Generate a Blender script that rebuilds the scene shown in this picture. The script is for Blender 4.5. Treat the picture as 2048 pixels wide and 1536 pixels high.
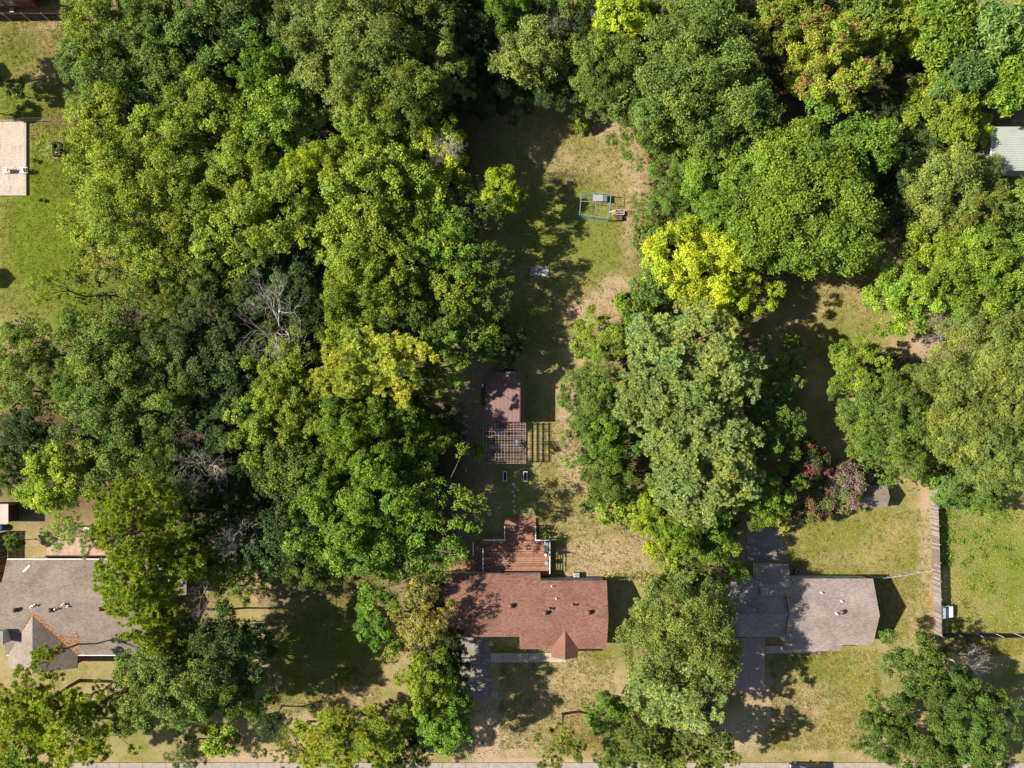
import bpy, math, random
import numpy as np
from mathutils import Vector, Matrix
for o in list(bpy.data.objects): bpy.data.objects.remove(o)
scene = bpy.context.scene
COL = scene.collection
R = math.radians
# ------------------------------------------------------------------ camera, sky, sun, exposure
H = 93.6            # drone height above the ground (m)
S = 0.065           # metres of ground per pixel of the 2048 px wide photograph
NX, NY = 1024, 850  # point straight below the drone
cam = bpy.data.objects.new('camera', bpy.data.cameras.new('camera'))
COL.objects.link(cam)
cam.location = (0, 0, H)
cam.data.sensor_width = 36
cam.data.lens = H / S / 2048 * 36
cam.data.shift_y = (NY - 768) / 2048
cam.data.clip_end = 2000
scene.camera = cam
SUN_EL = 37
world = bpy.data.worlds.new('World'); scene.world = world; world.use_nodes = True
wn = world.node_tree.nodes
sky = wn.new('ShaderNodeTexSky'); sky.sky_type = 'NISHITA'; sky.sun_disc = False
sky.sun_elevation = R(SUN_EL); sky.sun_rotation = R(270)
world.node_tree.links.new(sky.outputs[0], wn['Background'].inputs[0])
wn['Background'].inputs[1].default_value = 0.058
sun = bpy.data.objects.new('sun', bpy.data.lights.new('sun', 'SUN'))
COL.objects.link(sun)
sun.data.energy = 5.0; sun.data.angle = R(0.5); sun.data.color = (1.0, 0.94, 0.84)
sun.rotation_euler = (0, R(-(90 - SUN_EL)), 0); sun.location = (-60, 0, 60)
scene.view_settings.view_transform = 'Standard'; scene.view_settings.look = 'None'
scene.view_settings.gamma = 1; scene.view_settings.use_curve_mapping = False
scene.view_settings.exposure = 1.48

def P(px, py, h=0.0):
    """ground position (m) of something h metres up that the photograph shows at px, py"""
    k = S * (1 - h / H)
    return ((px - NX) * k, -(py - NY) * k)
rng = np.random.default_rng(7)
random.seed(7)
# ------------------------------------------------------------------ object helpers
def tag(o, label, cat, group=None, kind=None):
    if label: o['label'] = label
    if cat: o['category'] = cat
    if group: o['group'] = group
    if kind: o['kind'] = kind
    return o
def thing(name, label, cat, loc=(0, 0, 0), rz=0.0, group=None):
    o = bpy.data.objects.new(name, None); COL.objects.link(o)
    o.empty_display_size = 0.3
    o.location = loc if len(loc) == 3 else (loc[0], loc[1], 0)
    o.rotation_euler = (0, 0, rz)
    return tag(o, label, cat, group)
def link(name, me, parent=None, loc=(0, 0, 0), rz=0.0, mat=None, local=False):
    o = bpy.data.objects.new(name, me); COL.objects.link(o)
    o.parent = parent
    if parent is not None and parent.type == 'EMPTY' and not local: o.matrix_parent_inverse = Matrix.Translation(-parent.location)   # built in world space
    o.location = loc; o.rotation_euler = (0, 0, rz)
    if mat is not None:
        o.material_slots[0].link = 'OBJECT'; o.material_slots[0].material = mat
    return o
class MB:
    def __init__(s): s.v = []; s.f = []
    def add(s, vs, fs):
        b = len(s.v); s.v += [tuple(v) for v in vs]; s.f += [tuple(i + b for i in f) for f in fs]
        return s
    def box(s, x0, x1, y0, y1, z0, z1):
        return s.add([(x0,y0,z0),(x1,y0,z0),(x1,y1,z0),(x0,y1,z0),(x0,y0,z1),(x1,y0,z1),(x1,y1,z1),(x0,y1,z1)],
                     [(0,3,2,1),(4,5,6,7),(0,1,5,4),(1,2,6,5),(2,3,7,6),(3,0,4,7)])
    def cbox(s, x, y, z, sx, sy, sz):      # centred in x, y; z is its bottom
        return s.box(x-sx/2, x+sx/2, y-sy/2, y+sy/2, z, z+sz)
    def bar(s, p0, p1, w, h):              # rectangular bar between two points
        p0 = Vector(p0); p1 = Vector(p1); d = (p1-p0)
        if d.length < 1e-6: return s
        d.normalize(); up = Vector((0,0,1))
        if abs(d.z) > .98: up = Vector((0,1,0))
        sd = d.cross(up).normalized(); u = sd.cross(d).normalized()
        vs = []
        for p in (p0, p1):
            for a, b in ((-1,-1),(1,-1),(1,1),(-1,1)): vs.append(p + sd*a*w/2 + u*b*h/2)
        return s.add(vs, [(0,1,2,3),(7,6,5,4),(0,4,5,1),(1,5,6,2),(2,6,7,3),(3,7,4,0)])
    def tube(s, pts, rad, n=6, cap=True):
        pts = [Vector(p) for p in pts]; rings = []; b = len(s.v); m = len(pts)
        ref = None
        for i, p in enumerate(pts):
            d = (pts[min(i+1, m-1)] - pts[max(i-1, 0)]).normalized()
            if ref is None: ref = Vector((1,0,0)) if abs(d.x) < .9 else Vector((0,1,0))
            u = d.cross(ref).normalized(); w = d.cross(u).normalized(); ref = -(d.cross(u)).cross(d).cross(d) if False else ref
            r = rad[i] if hasattr(rad, '__len__') else rad
            for k in range(n):
                a = 2*math.pi*k/n
                s.v.append(tuple(p + u*math.cos(a)*r + w*math.sin(a)*r))
        for i in range(m-1):
            for k in range(n):
                k2 = (k+1) % n
                s.f.append((b+i*n+k, b+i*n+k2, b+(i+1)*n+k2, b+(i+1)*n+k))
        if cap:
            s.f.append(tuple(b+k for k in range(n))[::-1]); s.f.append(tuple(b+(m-1)*n+k for k in range(n)))
        return s
    def lathe(s, x, y, prof, n=14):        # profile [(r, z)...] round a vertical axis
        b = len(s.v)
        for r, z in prof:
            for k in range(n):
                a = 2*math.pi*k/n; s.v.append((x+r*math.cos(a), y+r*math.sin(a), z))
        for i in range(len(prof)-1):
            for k in range(n):
                k2 = (k+1) % n
                s.f.append((b+i*n+k, b+i*n+k2, b+(i+1)*n+k2, b+(i+1)*n+k))
        s.f.append(tuple(b+k for k in range(n))[::-1]); s.f.append(tuple(b+(len(prof)-1)*n+k for k in range(n)))
        return s
    def prism(s, prof, a0, a1, axis='x'):  # polygon prof pulled along an axis; prof = (y,z) for x, (x,z) for y, (x,y) for z
        def q(p, a): return {'x': (a,p[0],p[1]), 'y': (p[0],a,p[1]), 'z': (p[0],p[1],a)}[axis]
        n = len(prof); vs = [q(p, a0) for p in prof] + [q(p, a1) for p in prof]
        fs = [tuple(range(n))[::-1], tuple(range(n, 2*n))] + [(i, (i+1) % n, n+(i+1) % n, n+i) for i in range(n)]
        return s.add(vs, fs)
    def slab(s, quad, t):                  # thick sheet: four top corners, thickness t straight down
        vs = [tuple(q) for q in quad] + [(q[0], q[1], q[2]-t) for q in quad]
        n = len(quad)
        return s.add(vs, [tuple(range(n)), tuple(range(n, 2*n))[::-1]] + [(i, n+i, n+(i+1) % n, (i+1) % n) for i in range(n)])
    def mesh(s, name, mat, smooth=False):
        me = bpy.data.meshes.new(name); me.from_pydata(s.v, [], s.f); me.validate(); me.update()
        import bmesh
        bm = bmesh.new(); bm.from_mesh(me); bmesh.ops.recalc_face_normals(bm, faces=bm.faces); bm.to_mesh(me); bm.free()
        if smooth:
            for p in me.polygons: p.use_smooth = True
        me.materials.append(mat); return me
    def build(s, name, mat, parent=None, smooth=False, bevel=0.0):
        o = link(name, s.mesh(name, mat, smooth), parent)
        if bevel:
            b = o.modifiers.new('bevel', 'BEVEL'); b.width = bevel; b.segments = 2; b.limit_method = 'ANGLE'
        return o
def npmesh(name, V, F, mat, attrs=None):
    """V (n,3), F (m,k) arrays -> mesh; attrs: name -> per-face float array"""
    me = bpy.data.meshes.new(name); n, m, k = len(V), len(F), F.shape[1]
    me.vertices.add(n); me.vertices.foreach_set('co', np.asarray(V, np.float32).ravel())
    me.loops.add(m*k); me.loops.foreach_set('vertex_index', np.asarray(F, np.int32).ravel())
    me.polygons.add(m); me.polygons.foreach_set('loop_start', np.arange(0, m*k, k, dtype=np.int32))
    me.update(calc_edges=True)
    for nm, arr in (attrs or {}).items():
        a = me.attributes.new(nm, 'FLOAT', 'FACE'); a.data.foreach_set('value', np.asarray(arr, np.float32))
    me.materials.append(mat); return me
# ------------------------------------------------------------------ materials
class N:
    """small helper round a node tree"""
    def __init__(s, name):
        s.m = bpy.data.materials.new(name); s.m.use_nodes = True; s.t = s.m.node_tree
        s.bsdf = s.t.nodes['Principled BSDF']; s.out = s.t.nodes['Material Output']
    def n(s, typ, **kw):
        x = s.t.nodes.new('ShaderNode' + typ)
        for k, v in kw.items(): setattr(x, k, v)
        return x
    def w(s, a, b): s.t.links.new(a, b)
    def val(s, x, sock):
        if hasattr(x, 'links'): s.w(x, sock)
        elif hasattr(x, '__len__') and len(x) == 3 and sock.type == 'RGBA': sock.default_value = (*x, 1)
        else: sock.default_value = x
    def math(s, op, a, b=0.0, clamp=False):
        x = s.n('Math', operation=op, use_clamp=clamp); s.val(a, x.inputs[0]); s.val(b, x.inputs[1]); return x.outputs[0]
    def mix(s, f, a, b, mode='MIX'):
        x = s.n('MixRGB', blend_type=mode); s.val(f, x.inputs[0]); s.val(a, x.inputs[1]); s.val(b, x.inputs[2]); return x.outputs[0]
    def obj(s): return s.n('TexCoord').outputs['Object']
    def geo(s): return s.n('NewGeometry').outputs['Position']
    def noise(s, vec, scale, detail=3, rough=.6):
        x = s.n('TexNoise'); s.w(vec, x.inputs['Vector']); x.inputs['Scale'].default_value = scale
        x.inputs['Detail'].default_value = detail; x.inputs['Roughness'].default_value = rough; return x.outputs['Fac']
    def map(s, vec, scale=(1,1,1), rot=(0,0,0)):
        x = s.n('Mapping'); s.w(vec, x.inputs[0]); x.inputs['Scale'].default_value = scale; x.inputs['Rotation'].default_value = rot; return x.outputs[0]
    def ramp(s, f, a, b):
        x = s.n('MapRange', clamp=True); x.interpolation_type = 'SMOOTHSTEP'
        s.val(f, x.inputs[0]); x.inputs[1].default_value = a; x.inputs[2].default_value = b; return x.outputs[0]
    def bump(s, h, strength=.4, dist=.02):
        x = s.n('Bump'); x.inputs['Strength'].default_value = strength; x.inputs['Distance'].default_value = dist
        s.w(h, x.inputs['Height']); s.w(x.outputs[0], s.bsdf.inputs['Normal'])
    def done(s, col, rough=.8, spec=.2, metal=0):
        s.val(col, s.bsdf.inputs['Base Color']); s.val(rough, s.bsdf.inputs['Roughness'])
        s.bsdf.inputs['Specular IOR Level'].default_value = spec; s.bsdf.inputs['Metallic'].default_value = metal
        return s.m
def plain(name, col, rough=.7, spec=.25, var=.18, scale=3.0, metal=0, bump=.15, stain=None):
    m = N(name); v = m.geo()
    f = m.noise(v, scale, 4, .65); g = m.noise(v, scale*9, 2)
    c = m.mix(m.ramp(f, .3, .7), tuple(x*(1-var) for x in col), tuple(min(1, x*(1+var)) for x in col))
    if stain: c = m.mix(m.math('MULTIPLY', m.ramp(m.noise(v, scale*.5, 5, .7), .5, .75), .8), c, stain)
    c = m.mix(.35, c, m.mix(g, (0.35,)*3, (1,)*3), 'MULTIPLY') if bump else c
    if bump: m.bump(g, bump, .01)
    return m.done(c, rough, spec, metal)
def shingle(name, c1, c2, c3, rot=0.0, row=.14, wid=.32):
    """asphalt shingles: rows of tabs of uneven colour, object space"""
    m = N(name); o = m.map(m.obj(), rot=(0, 0, rot))
    b = m.n('TexBrick'); m.w(o, b.inputs['Vector']); b.inputs['Scale'].default_value = 1
    b.inputs['Brick Width'].default_value = wid; b.inputs['Row Height'].default_value = row
    b.inputs['Mortar Size'].default_value = .012; b.inputs['Mortar Smooth'].default_value = .6; b.inputs['Bias'].default_value = -.1
    m.val(c1, b.inputs['Color1']); m.val(c2, b.inputs['Color2']); m.val(tuple(x*.35 for x in c3), b.inputs['Mortar'])
    streak = m.noise(m.map(o, (2.4, 8, 1)), 1.0, 4, .65)
    c = m.mix(m.math('MULTIPLY', m.ramp(streak, .42, .62), .75), b.outputs['Color'], c3)
    big = m.noise(o, .35, 4, .6)
    c = m.mix(m.ramp(big, .3, .75), c, m.mix(1, c, (.72, .70, .68), 'MULTIPLY'))
    gr = m.noise(o, 40, 2); c = m.mix(.3, c, m.mix(gr, (.4,)*3, (1.25,)*3), 'MULTIPLY')
    m.bump(m.math('ADD', b.outputs['Fac'], m.math('MULTIPLY', gr, .5)), .5, -.012)
    return m.done(c, .9, .15)
M = {}
M['roof_red'] = shingle('red_brown_shingle', (.150,.068,.047), (.205,.100,.073), (.235,.130,.098))
M['roof_red_r'] = shingle('red_brown_shingle_turned', (.150,.068,.047), (.20,.096,.068), (.195,.098,.07), R(90))
M['roof_grey'] = shingle('grey_brown_shingle', (.20,.160,.138), (.26,.215,.188), (.30,.255,.225))
M['roof_tan'] = shingle('tan_shingle', (.165,.132,.108), (.215,.175,.145), (.24,.198,.165))
M['roof_tan_r'] = shingle('tan_shingle_turned', (.165,.132,.108), (.215,.175,.145), (.23,.19,.158), R(90))
M['siding'] = plain('pale_siding', (.5,.5,.48), .7, var=.08)
M['white'] = plain('white_paint', (.62,.61,.58), .5, var=.06, bump=.05)
M['dirty_white'] = plain('weathered_white', (.55,.54,.50), .6, var=.15)
M['brick'] = plain('red_brick_wall', (.24,.10,.065), .85, var=.2, scale=6)
M['glass'] = plain('window_glass', (.03,.04,.05), .08, .6, bump=0)
M['blue_glass'] = plain('car_glass', (.02,.06,.10), .05, .7, bump=0)
M['concrete'] = plain('concrete', (.20,.17,.15), .9, var=.18, scale=1.2, stain=(.12,.10,.09))
M['path'] = plain('pale_concrete', (.37,.32,.27), .9, var=.1, scale=1.5, stain=(.30,.25,.21))
def court_mat():
    m = N('sandy_concrete'); v = m.geo(); a = m.noise(v, .45, 5, .7); b = m.noise(m.map(v, (1.6, .35, 1)), 1.4, 5, .75); c = m.noise(v, 9, 4, .75)
    col = m.mix(m.ramp(a, .35, .65), (.37,.275,.21), (.36,.31,.265)); col = m.mix(m.math('MULTIPLY', m.ramp(b, .5, .72), .75), col, (.17,.135,.115))
    col = m.mix(.8, col, m.mix(m.ramp(c, .3, .65), (.5,)*3, (1.15,)*3), 'MULTIPLY'); m.bump(c, .4, .02); return m.done(col, .95, .1)
M['court'] = court_mat()
M['asphalt'] = plain('street_surface', (.14,.135,.135), .9, var=.15, scale=1.0, stain=(.11,.10,.10))
M['kerb'] = plain('kerb_concrete', (.25,.21,.175), .9, var=.15, scale=1.5)
M['wood_old'] = plain('weathered_wood', (.165,.135,.115), .85, var=.3, scale=4)
M['wood_dark'] = plain('dark_wood', (.075,.055,.045), .85, var=.3, scale=4)
M['wood_tan'] = plain('pale_lattice_wood', (.25,.185,.14), .85, var=.3, scale=5)
M['deck'] = plain('red_brown_deck_wood', (.21,.098,.056), .75, var=.2, scale=2.5)
M['deck2'] = plain('deck_wood_dark', (.16,.075,.045), .75, var=.2, scale=2.5); M['deck3'] = plain('deck_wood_pale', (.255,.13,.08), .75, var=.2, scale=2.5)
M['deck_pink'] = plain('pinkish_deck_wood', (.33,.225,.165), .8, var=.15, scale=2.5)
M['metal_brown'] = plain('brown_metal', (.125,.066,.052), .55, .3, var=.12, scale=1.2, stain=(.11,.06,.048))
M['metal_panel'] = plain('dull_brown_panel', (.25,.17,.14), .7, var=.12, scale=1.0, stain=(.18,.12,.10))
M['metal_green'] = plain('pale_green_metal', (.29,.31,.265), .45, .4, var=.08, scale=.8, stain=(.24,.24,.20))
M['galv'] = plain('galvanised_metal', (.42,.42,.42), .45, .5, var=.1, bump=.05)
M['green_metal'] = plain('green_painted_tube', (.14,.22,.185), .5, .4, var=.1, bump=0)
M['grey'] = plain('grey_plastic', (.19,.19,.20), .6, var=.15)
M['bluegrey'] = plain('blue_grey_plastic', (.22,.30,.36), .5, var=.12)
M['blue'] = plain('blue_plastic', (.03,.10,.25), .5, var=.1)
M['black'] = plain('black_rubber', (.02,.02,.022), .8, var=.2)
M['tarp'] = plain('grey_sheet', (.215,.21,.21), .6, var=.1)
M['soil'] = plain('dark_soil', (.045,.032,.024), .95, var=.3)
M['rust'] = plain('rusty_brown', (.13,.055,.035), .85, var=.3)
M['pale_wood'] = plain('bare_timber', (.48,.33,.20), .8, var=.15)
M['bark'] = plain('grey_brown_bark', (.12,.095,.075), .95, var=.35, scale=3, bump=.6)
M['bark_pine'] = plain('reddish_pine_bark', (.16,.095,.065), .95, var=.3, scale=3, bump=.6)
M['dead'] = plain('bleached_dead_wood', (.40,.34,.31), .9, var=.25, scale=3)
M['terracotta'] = plain('terracotta', (.35,.15,.08), .8, var=.1)
M['car'] = plain('dark_blue_car_paint', (.012,.016,.03), .2, .7, var=.05, bump=0)
M['needles'] = plain('orange_pine_needles', (.30,.125,.042), .9, var=.4)
M['stone'] = plain('grey_stone', (.30,.29,.27), .9, var=.2)
M['septic'] = plain('grey_slab', (.30,.29,.27), .9, var=.15, scale=2)
def leaf_mat(name, col, acc=None, amt=0.0, gloss=.14, bright=.62):
    m = N(name); t = m.n('Attribute', attribute_name='tone').outputs['Fac']
    a = m.n('Attribute', attribute_name='clump').outputs['Fac']
    oc = m.n('ObjectInfo').outputs['Color']
    lo = tuple(c*(1-bright) for c in col); hi = tuple(c*(1+bright) for c in col)
    c = m.mix(t, lo, hi)
    c = m.mix(m.math('MULTIPLY', a, .45), c, (col[0]*1.15, col[1]*1.02, col[2]*.7))
    c = m.mix(m.ramp(m.noise(m.obj(), .30, 2), .36, .64), m.mix(1, c, (.84, .92, .95), 'MULTIPLY'), m.mix(1, c, (1.18, 1.08, .85), 'MULTIPLY'))
    if acc: c = m.mix(m.math('MULTIPLY', m.ramp(a, 1-amt-.06, 1-amt+.06), .9), c, acc)
    c = m.mix(1, c, oc, 'MULTIPLY')
    m.done(c, .55, gloss)
    tr = m.n('BsdfTranslucent'); m.w(m.mix(1, c, (1.05, 1.2, .5), 'MULTIPLY'), tr.inputs[0])
    mx = m.n('MixShader'); mx.inputs[0].default_value = .28
    m.w(m.bsdf.outputs[0], mx.inputs[1]); m.w(tr.outputs[0], mx.inputs[2]); m.w(mx.outputs[0], m.out.inputs[0])
    return m.m
BROWN = (.20,.095,.045)
L = dict(
 yg=leaf_mat('leaf_yellow_green', (0.204,0.268,0.033)),
 yg2=leaf_mat('leaf_yellow_green_turning', (0.173,0.237,0.031), (.33,.29,.015), .14),
 lime=leaf_mat('leaf_lime', (0.288,0.363,0.031)),
 yellow=leaf_mat('leaf_yellow', (0.440,0.410,0.031), (.16,.23,.02), .2),
 bright=leaf_mat('leaf_bright_green', (0.131,0.220,0.027)),
 green=leaf_mat('leaf_green', (0.113,0.168,0.032)),
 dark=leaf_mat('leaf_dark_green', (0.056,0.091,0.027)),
 olive=leaf_mat('leaf_olive', (0.162,0.200,0.044)),
 olive_y=leaf_mat('leaf_olive_with_yellow', (0.141,0.190,0.035), (.36,.29,.015), .12),
 gg=leaf_mat('leaf_grey_green', (0.149,0.192,0.047)),
 palepine=leaf_mat('needle_pale_green', (.275,.340,.115), bright=.3),
 ypine=leaf_mat('needle_straw_green', (0.388,0.420,0.081), bright=.3),
 pine=leaf_mat('needle_yellow_green', (0.261,0.320,0.040), (.32,.26,.02), .12, bright=.35),
 dpine=leaf_mat('needle_olive_green', (0.184,0.226,0.054), bright=.4),
 brown=leaf_mat('leaf_green_with_brown', (0.193,0.263,0.035), (.27,.13,.07), .2),
 brown2=leaf_mat('leaf_green_some_brown', (0.116,0.190,0.032), (.27,.15,.09), .12),
 pink=leaf_mat('leaf_red_blossom', (0.094,0.115,0.034), (.30,.065,.08), .30),
 mauve=leaf_mat('leaf_mauve_blossom', (0.116,0.137,0.045), (.24,.135,.15), .40),
 blue=leaf_mat('leaf_blue_green', (0.110,0.190,0.052)),
 wild=leaf_mat('leaf_weeds', (0.226,0.263,0.040)),
 straw=leaf_mat('leaf_straw_grey', (0.283,0.263,0.078), (.34,.30,.03), .3),
)
# ------------------------------------------------------------------ ground
def ground():
    fx = np.arange(-70, 70.01, .4); fy = np.arange(-48, 58.01, .4)
    far = np.array([6, 14, 26, 45, 80, 140, 240, 400.])
    gx = np.concatenate([-70-far[::-1], fx, 70+far]); gy = np.concatenate([-48-far[::-1], fy, 58+far])
    X, Y = np.meshgrid(gx, gy); n, m = len(gx), len(gy)
    px = X/S+NX; py = -Y/S+NY
    def blobs(lst):
        a = np.zeros_like(X)
        for x, y, rx, ry, k in lst:
            d = np.sqrt(((px-x)/rx)**2 + ((py-y)/ry)**2)
            a = np.maximum(a, k*np.clip(1.35-.8*d, 0, 1))
        return a
    dirt = blobs([(1228,262,52,24,.9),(1272,340,26,110,.75),(1262,470,26,90,.65),(1195,620,60,42,1),(1235,580,36,36,.95),(1150,695,38,36,.85),
        (1130,330,70,45,.45),(1185,345,40,60,.4),(1140,840,40,120,.7),(1150,920,40,70,.75),(955,840,60,130,.8),(960,1000,60,80,.6),
        (1210,1120,110,60,.74),(1280,1100,40,80,.7),(1180,1040,60,40,.5),(1110,1390,130,90,.72),(1200,1400,70,70,.75),(970,1460,36,110,.9),(1040,1480,80,50,.7),
        (1870,700,70,36,.9),(1800,600,70,60,.45),(1600,640,60,60,.5),(1650,600,40,50,.45),(1560,1400,110,70,.75),(1480,1460,60,60,.8),(1650,1250,60,50,.3),
        (1840,1240,50,60,.62),(1850,1090,14,170,.95),(1700,1400,60,60,.4),(1730,1480,60,50,.5),(1860,1290,60,30,.55),(1980,1310,80,30,.45),(1960,1080,30,70,.4),(2000,1180,30,60,.42),
        (120,52,90,16,.75),(90,150,60,40,.55),(130,185,30,40,.5),(80,242,130,7,.8),(120,298,30,26,1.0),(150,300,20,20,.6),(60,590,60,40,.4),
        (150,1080,90,70,.6),(60,1060,60,60,.5),(590,1190,120,40,.62),(560,1240,60,40,.55),(520,1520,130,20,.95),(700,1380,90,40,.5),(620,1440,90,40,.55),(330,1480,80,40,.45),
        (1080,1525,180,10,.95),(1450,1090,60,60,.7),(1240,1180,40,40,.6),(1760,1180,30,40,.45),(1830,1160,60,40,.4)])
    lush = blobs([(90,480,110,170,1),(110,360,70,110,1),(60,210,110,60,.75),(40,110,50,50,.7),(200,620,130,90,1),(1180,480,75,130,.72),(1100,460,90,130,.65),(1060,650,70,90,.6),(1130,330,60,60,.3),
        (1990,1120,120,170,.68),(1680,1060,90,50,.62),(1700,1160,110,40,.6),(1800,1120,60,40,.5),(1600,1330,80,50,.6),(1690,1350,50,80,.55),(1690,650,50,60,.6),(1120,1110,40,60,.35),
        (1000,960,110,60,.5),(1010,1300,60,14,.7),(300,1450,150,70,.6),(560,1180,60,30,.4),(660,1270,130,90,.75),(1110,1090,60,60,.45),(1000,1010,70,60,.6),(1880,1240,14,40,.6)])
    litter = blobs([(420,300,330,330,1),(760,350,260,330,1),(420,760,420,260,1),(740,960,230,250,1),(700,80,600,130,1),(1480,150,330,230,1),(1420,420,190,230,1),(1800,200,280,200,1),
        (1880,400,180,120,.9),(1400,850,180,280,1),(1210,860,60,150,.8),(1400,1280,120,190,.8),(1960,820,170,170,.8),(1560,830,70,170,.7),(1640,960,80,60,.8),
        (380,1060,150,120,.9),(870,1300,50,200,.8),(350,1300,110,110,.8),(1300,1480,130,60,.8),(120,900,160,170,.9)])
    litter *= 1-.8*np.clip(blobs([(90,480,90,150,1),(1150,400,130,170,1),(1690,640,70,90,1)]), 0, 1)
    orange = blobs([(1158,1430,26,40,.75),(1140,1465,34,34,.7),(1165,1490,40,26,.7),(1175,950,16,30,.4),(100,1340,60,30,.3),(1280,690,24,30,.55)])
    me = bpy.data.meshes.new('ground'); V = np.stack([X, Y, np.zeros_like(X)], -1).reshape(-1, 3)
    i = (np.arange(m-1)[:, None]*n + np.arange(n-1)[None]).ravel()
    me = npmesh('ground', V, np.stack([i, i+1, i+n+1, i+n], -1), ground_mat())
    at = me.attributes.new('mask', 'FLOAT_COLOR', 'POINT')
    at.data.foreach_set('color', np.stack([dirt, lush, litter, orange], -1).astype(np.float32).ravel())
    o = link('ground', me); o['kind'] = 'structure'
def ground_mat():
    m = N('lawn_and_bare_earth'); v = m.geo()
    at = m.n('Attribute', attribute_name='mask'); sp = m.n('SeparateColor'); m.w(at.outputs['Color'], sp.inputs[0])
    dirt, lush, lit = sp.outputs; org = at.outputs['Alpha']
    n1 = m.noise(v, .16, 4, .6); n2 = m.noise(v, .8, 6, .72); n3 = m.noise(v, 4.5, 5, .75); n4 = m.noise(v, 15, 3, .7)
    def th(mask, k, lo, hi, nn=None):
        x = m.math('ADD', mask, m.math('MULTIPLY', m.math('SUBTRACT', nn or n2, .5), k)); return m.ramp(x, lo, hi)
    n23 = m.math('ADD', m.math('MULTIPLY', n2, .55), m.math('MULTIPLY', n3, .45))
    g1 = m.mix(n3, (.098,.118,.022), (.175,.172,.044))         # half dry lawn
    g2 = m.mix(n3, (.245,.178,.085), (.36,.27,.142))          # dry stalks
    c = m.mix(m.ramp(m.math('ADD', m.math('MULTIPLY', n1, .45), m.math('MULTIPLY', n23, .65)), .425, .655), g1, g2)
    lc = m.mix(n3, (.066,.112,.009), (.150,.190,.020))
    c = m.mix(th(lush, .9, .2, 1.0, n23), c, lc)
    dc = m.mix(n3, (.28,.195,.128), (.41,.30,.21))
    c = m.mix(m.math('MULTIPLY', th(dirt, 1.3, .3, .9, n23), .9), c, dc)
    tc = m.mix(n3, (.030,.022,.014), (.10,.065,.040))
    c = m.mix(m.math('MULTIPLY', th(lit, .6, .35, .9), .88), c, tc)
    oc = m.mix(n3, (.20,.088,.03), (.34,.165,.06))
    c = m.mix(m.math('MULTIPLY', th(org, 2.0, .35, 1.1, n23), .8), c, oc)
    c = m.mix(.85, c, m.mix(m.ramp(n4, .28, .72), (.5,.52,.46), (1.38,1.34,1.3)), 'MULTIPLY')
    m.bump(m.math('ADD', n3, n4), 1.0, .09)
    return m.done(c, .95, .08)
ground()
def slab(name, x0, y0, x1, y1, z, mat, h=0.0):
    a = P(x0, y1); b = P(x1, y0)
    o = MB().box(a[0], b[0], a[1], b[1], -.1, z).build(name, mat, bevel=.015); o['kind'] = 'structure'; return o
# street along the lower edge with its kerb, and the paved strips
a = P(-900, 1535); b = P(2900, 1640)
o = MB().add([(a[0],b[1],.008),(b[0],b[1],.008),(b[0],a[1],.008),(a[0],a[1],.008)], [(0,1,2,3)]).build('street', M['asphalt']); o['kind'] = 'structure'
kb = thing('kerb', None, None); kb['kind'] = 'structure'
kmesh = MB().box(0, 2.96, .5, .68, -.05, .13).box(0, 2.96, -.02, .498, -.05, .03).mesh('kerb_stone', M['kerb'])
for i in range(-6, 52):
    x = -78 + i*3.0; link('kerb_stone', kmesh, kb, (x, a[1]-.02, 0))
drv = thing('driveway', None, None); drv['kind'] = 'structure'
for y0, y1 in ((1262, 1305), (1306, 1352), (1353, 1398)):
    for x0, x1 in ((921, 949.6), (950.4, 979)):
        p = P(x0 + (y0-1262)*.012, y1); q = P(x1 + (y0-1262)*.03, y0)
        MB().box(p[0], q[0], p[1], q[1], -.1, .055).build('concrete_panel', M['concrete'], drv, bevel=.012)
pth = thing('front_path', None, None); pth['kind'] = 'structure'
for k in range(6):
    x0 = 981 + k*25.4; p = P(x0, 1324); q = P(x0+25, 1306)
    MB().box(p[0], q[0], p[1], q[1], -.1, .06).build('concrete_panel', M['path'], pth, bevel=.012)
slab('patio_slab', 1493, 1057, 1566, 1119, .08, M['concrete'])
slab('sand_court', -60, 243, 52, 390, .2, M['court'])
o = MB()
p = P(-60, 390); q = P(52.8, 243)
o.box(p[0], q[0]+.12, p[1]-.12, p[1]-.002, -.1, .235); o.box(q[0]+.002, q[0]+.12, p[1]+.002, q[1], -.1, .235)
o = o.build('court_edging', M['path']); o['kind'] = 'structure'
slab('porch_slab', 1530, 1291, 1640, 1306, .12, M['path'])
slab('pergola_floor', 968, 847, 1051, 924, .05, M['wood_dark'])
# ------------------------------------------------------------------ leaf and branch generators
def unit(a): return a/np.maximum(np.linalg.norm(a, axis=-1, keepdims=True), 1e-9)
def leaves(C, Nrm, ln, wd, tone, clump, g):
    """one rhombic leaf spray per centre"""
    n = len(C); r = unit(g.normal(size=(n, 3))); t = unit(np.cross(Nrm, r)); b = np.cross(Nrm, t)
    l = (ln*g.uniform(.7, 1.35, n))[:, None]; w = (wd*g.uniform(.7, 1.35, n))[:, None]
    dr = Nrm*l*.18
    V = np.stack([C-t*l*.5-dr, C-b*w*.5+dr*.4, C+t*l*.5-dr, C+b*w*.5+dr*.4], 1).reshape(-1, 3)
    return V, np.arange(n*4).reshape(-1, 4), tone, clump
def needles(C, D, ln, wd, tone, clump, g):
    n = len(C); r = unit(g.normal(size=(n, 3))); b = unit(np.cross(D, r))
    l = (ln*g.uniform(.75, 1.2, n))[:, None]
    V = np.stack([C-b*wd*.5, C+b*wd*.5, C+D*l], 1).reshape(-1, 3)
    return V, np.arange(n*3).reshape(-1, 3), tone, clump
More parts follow.
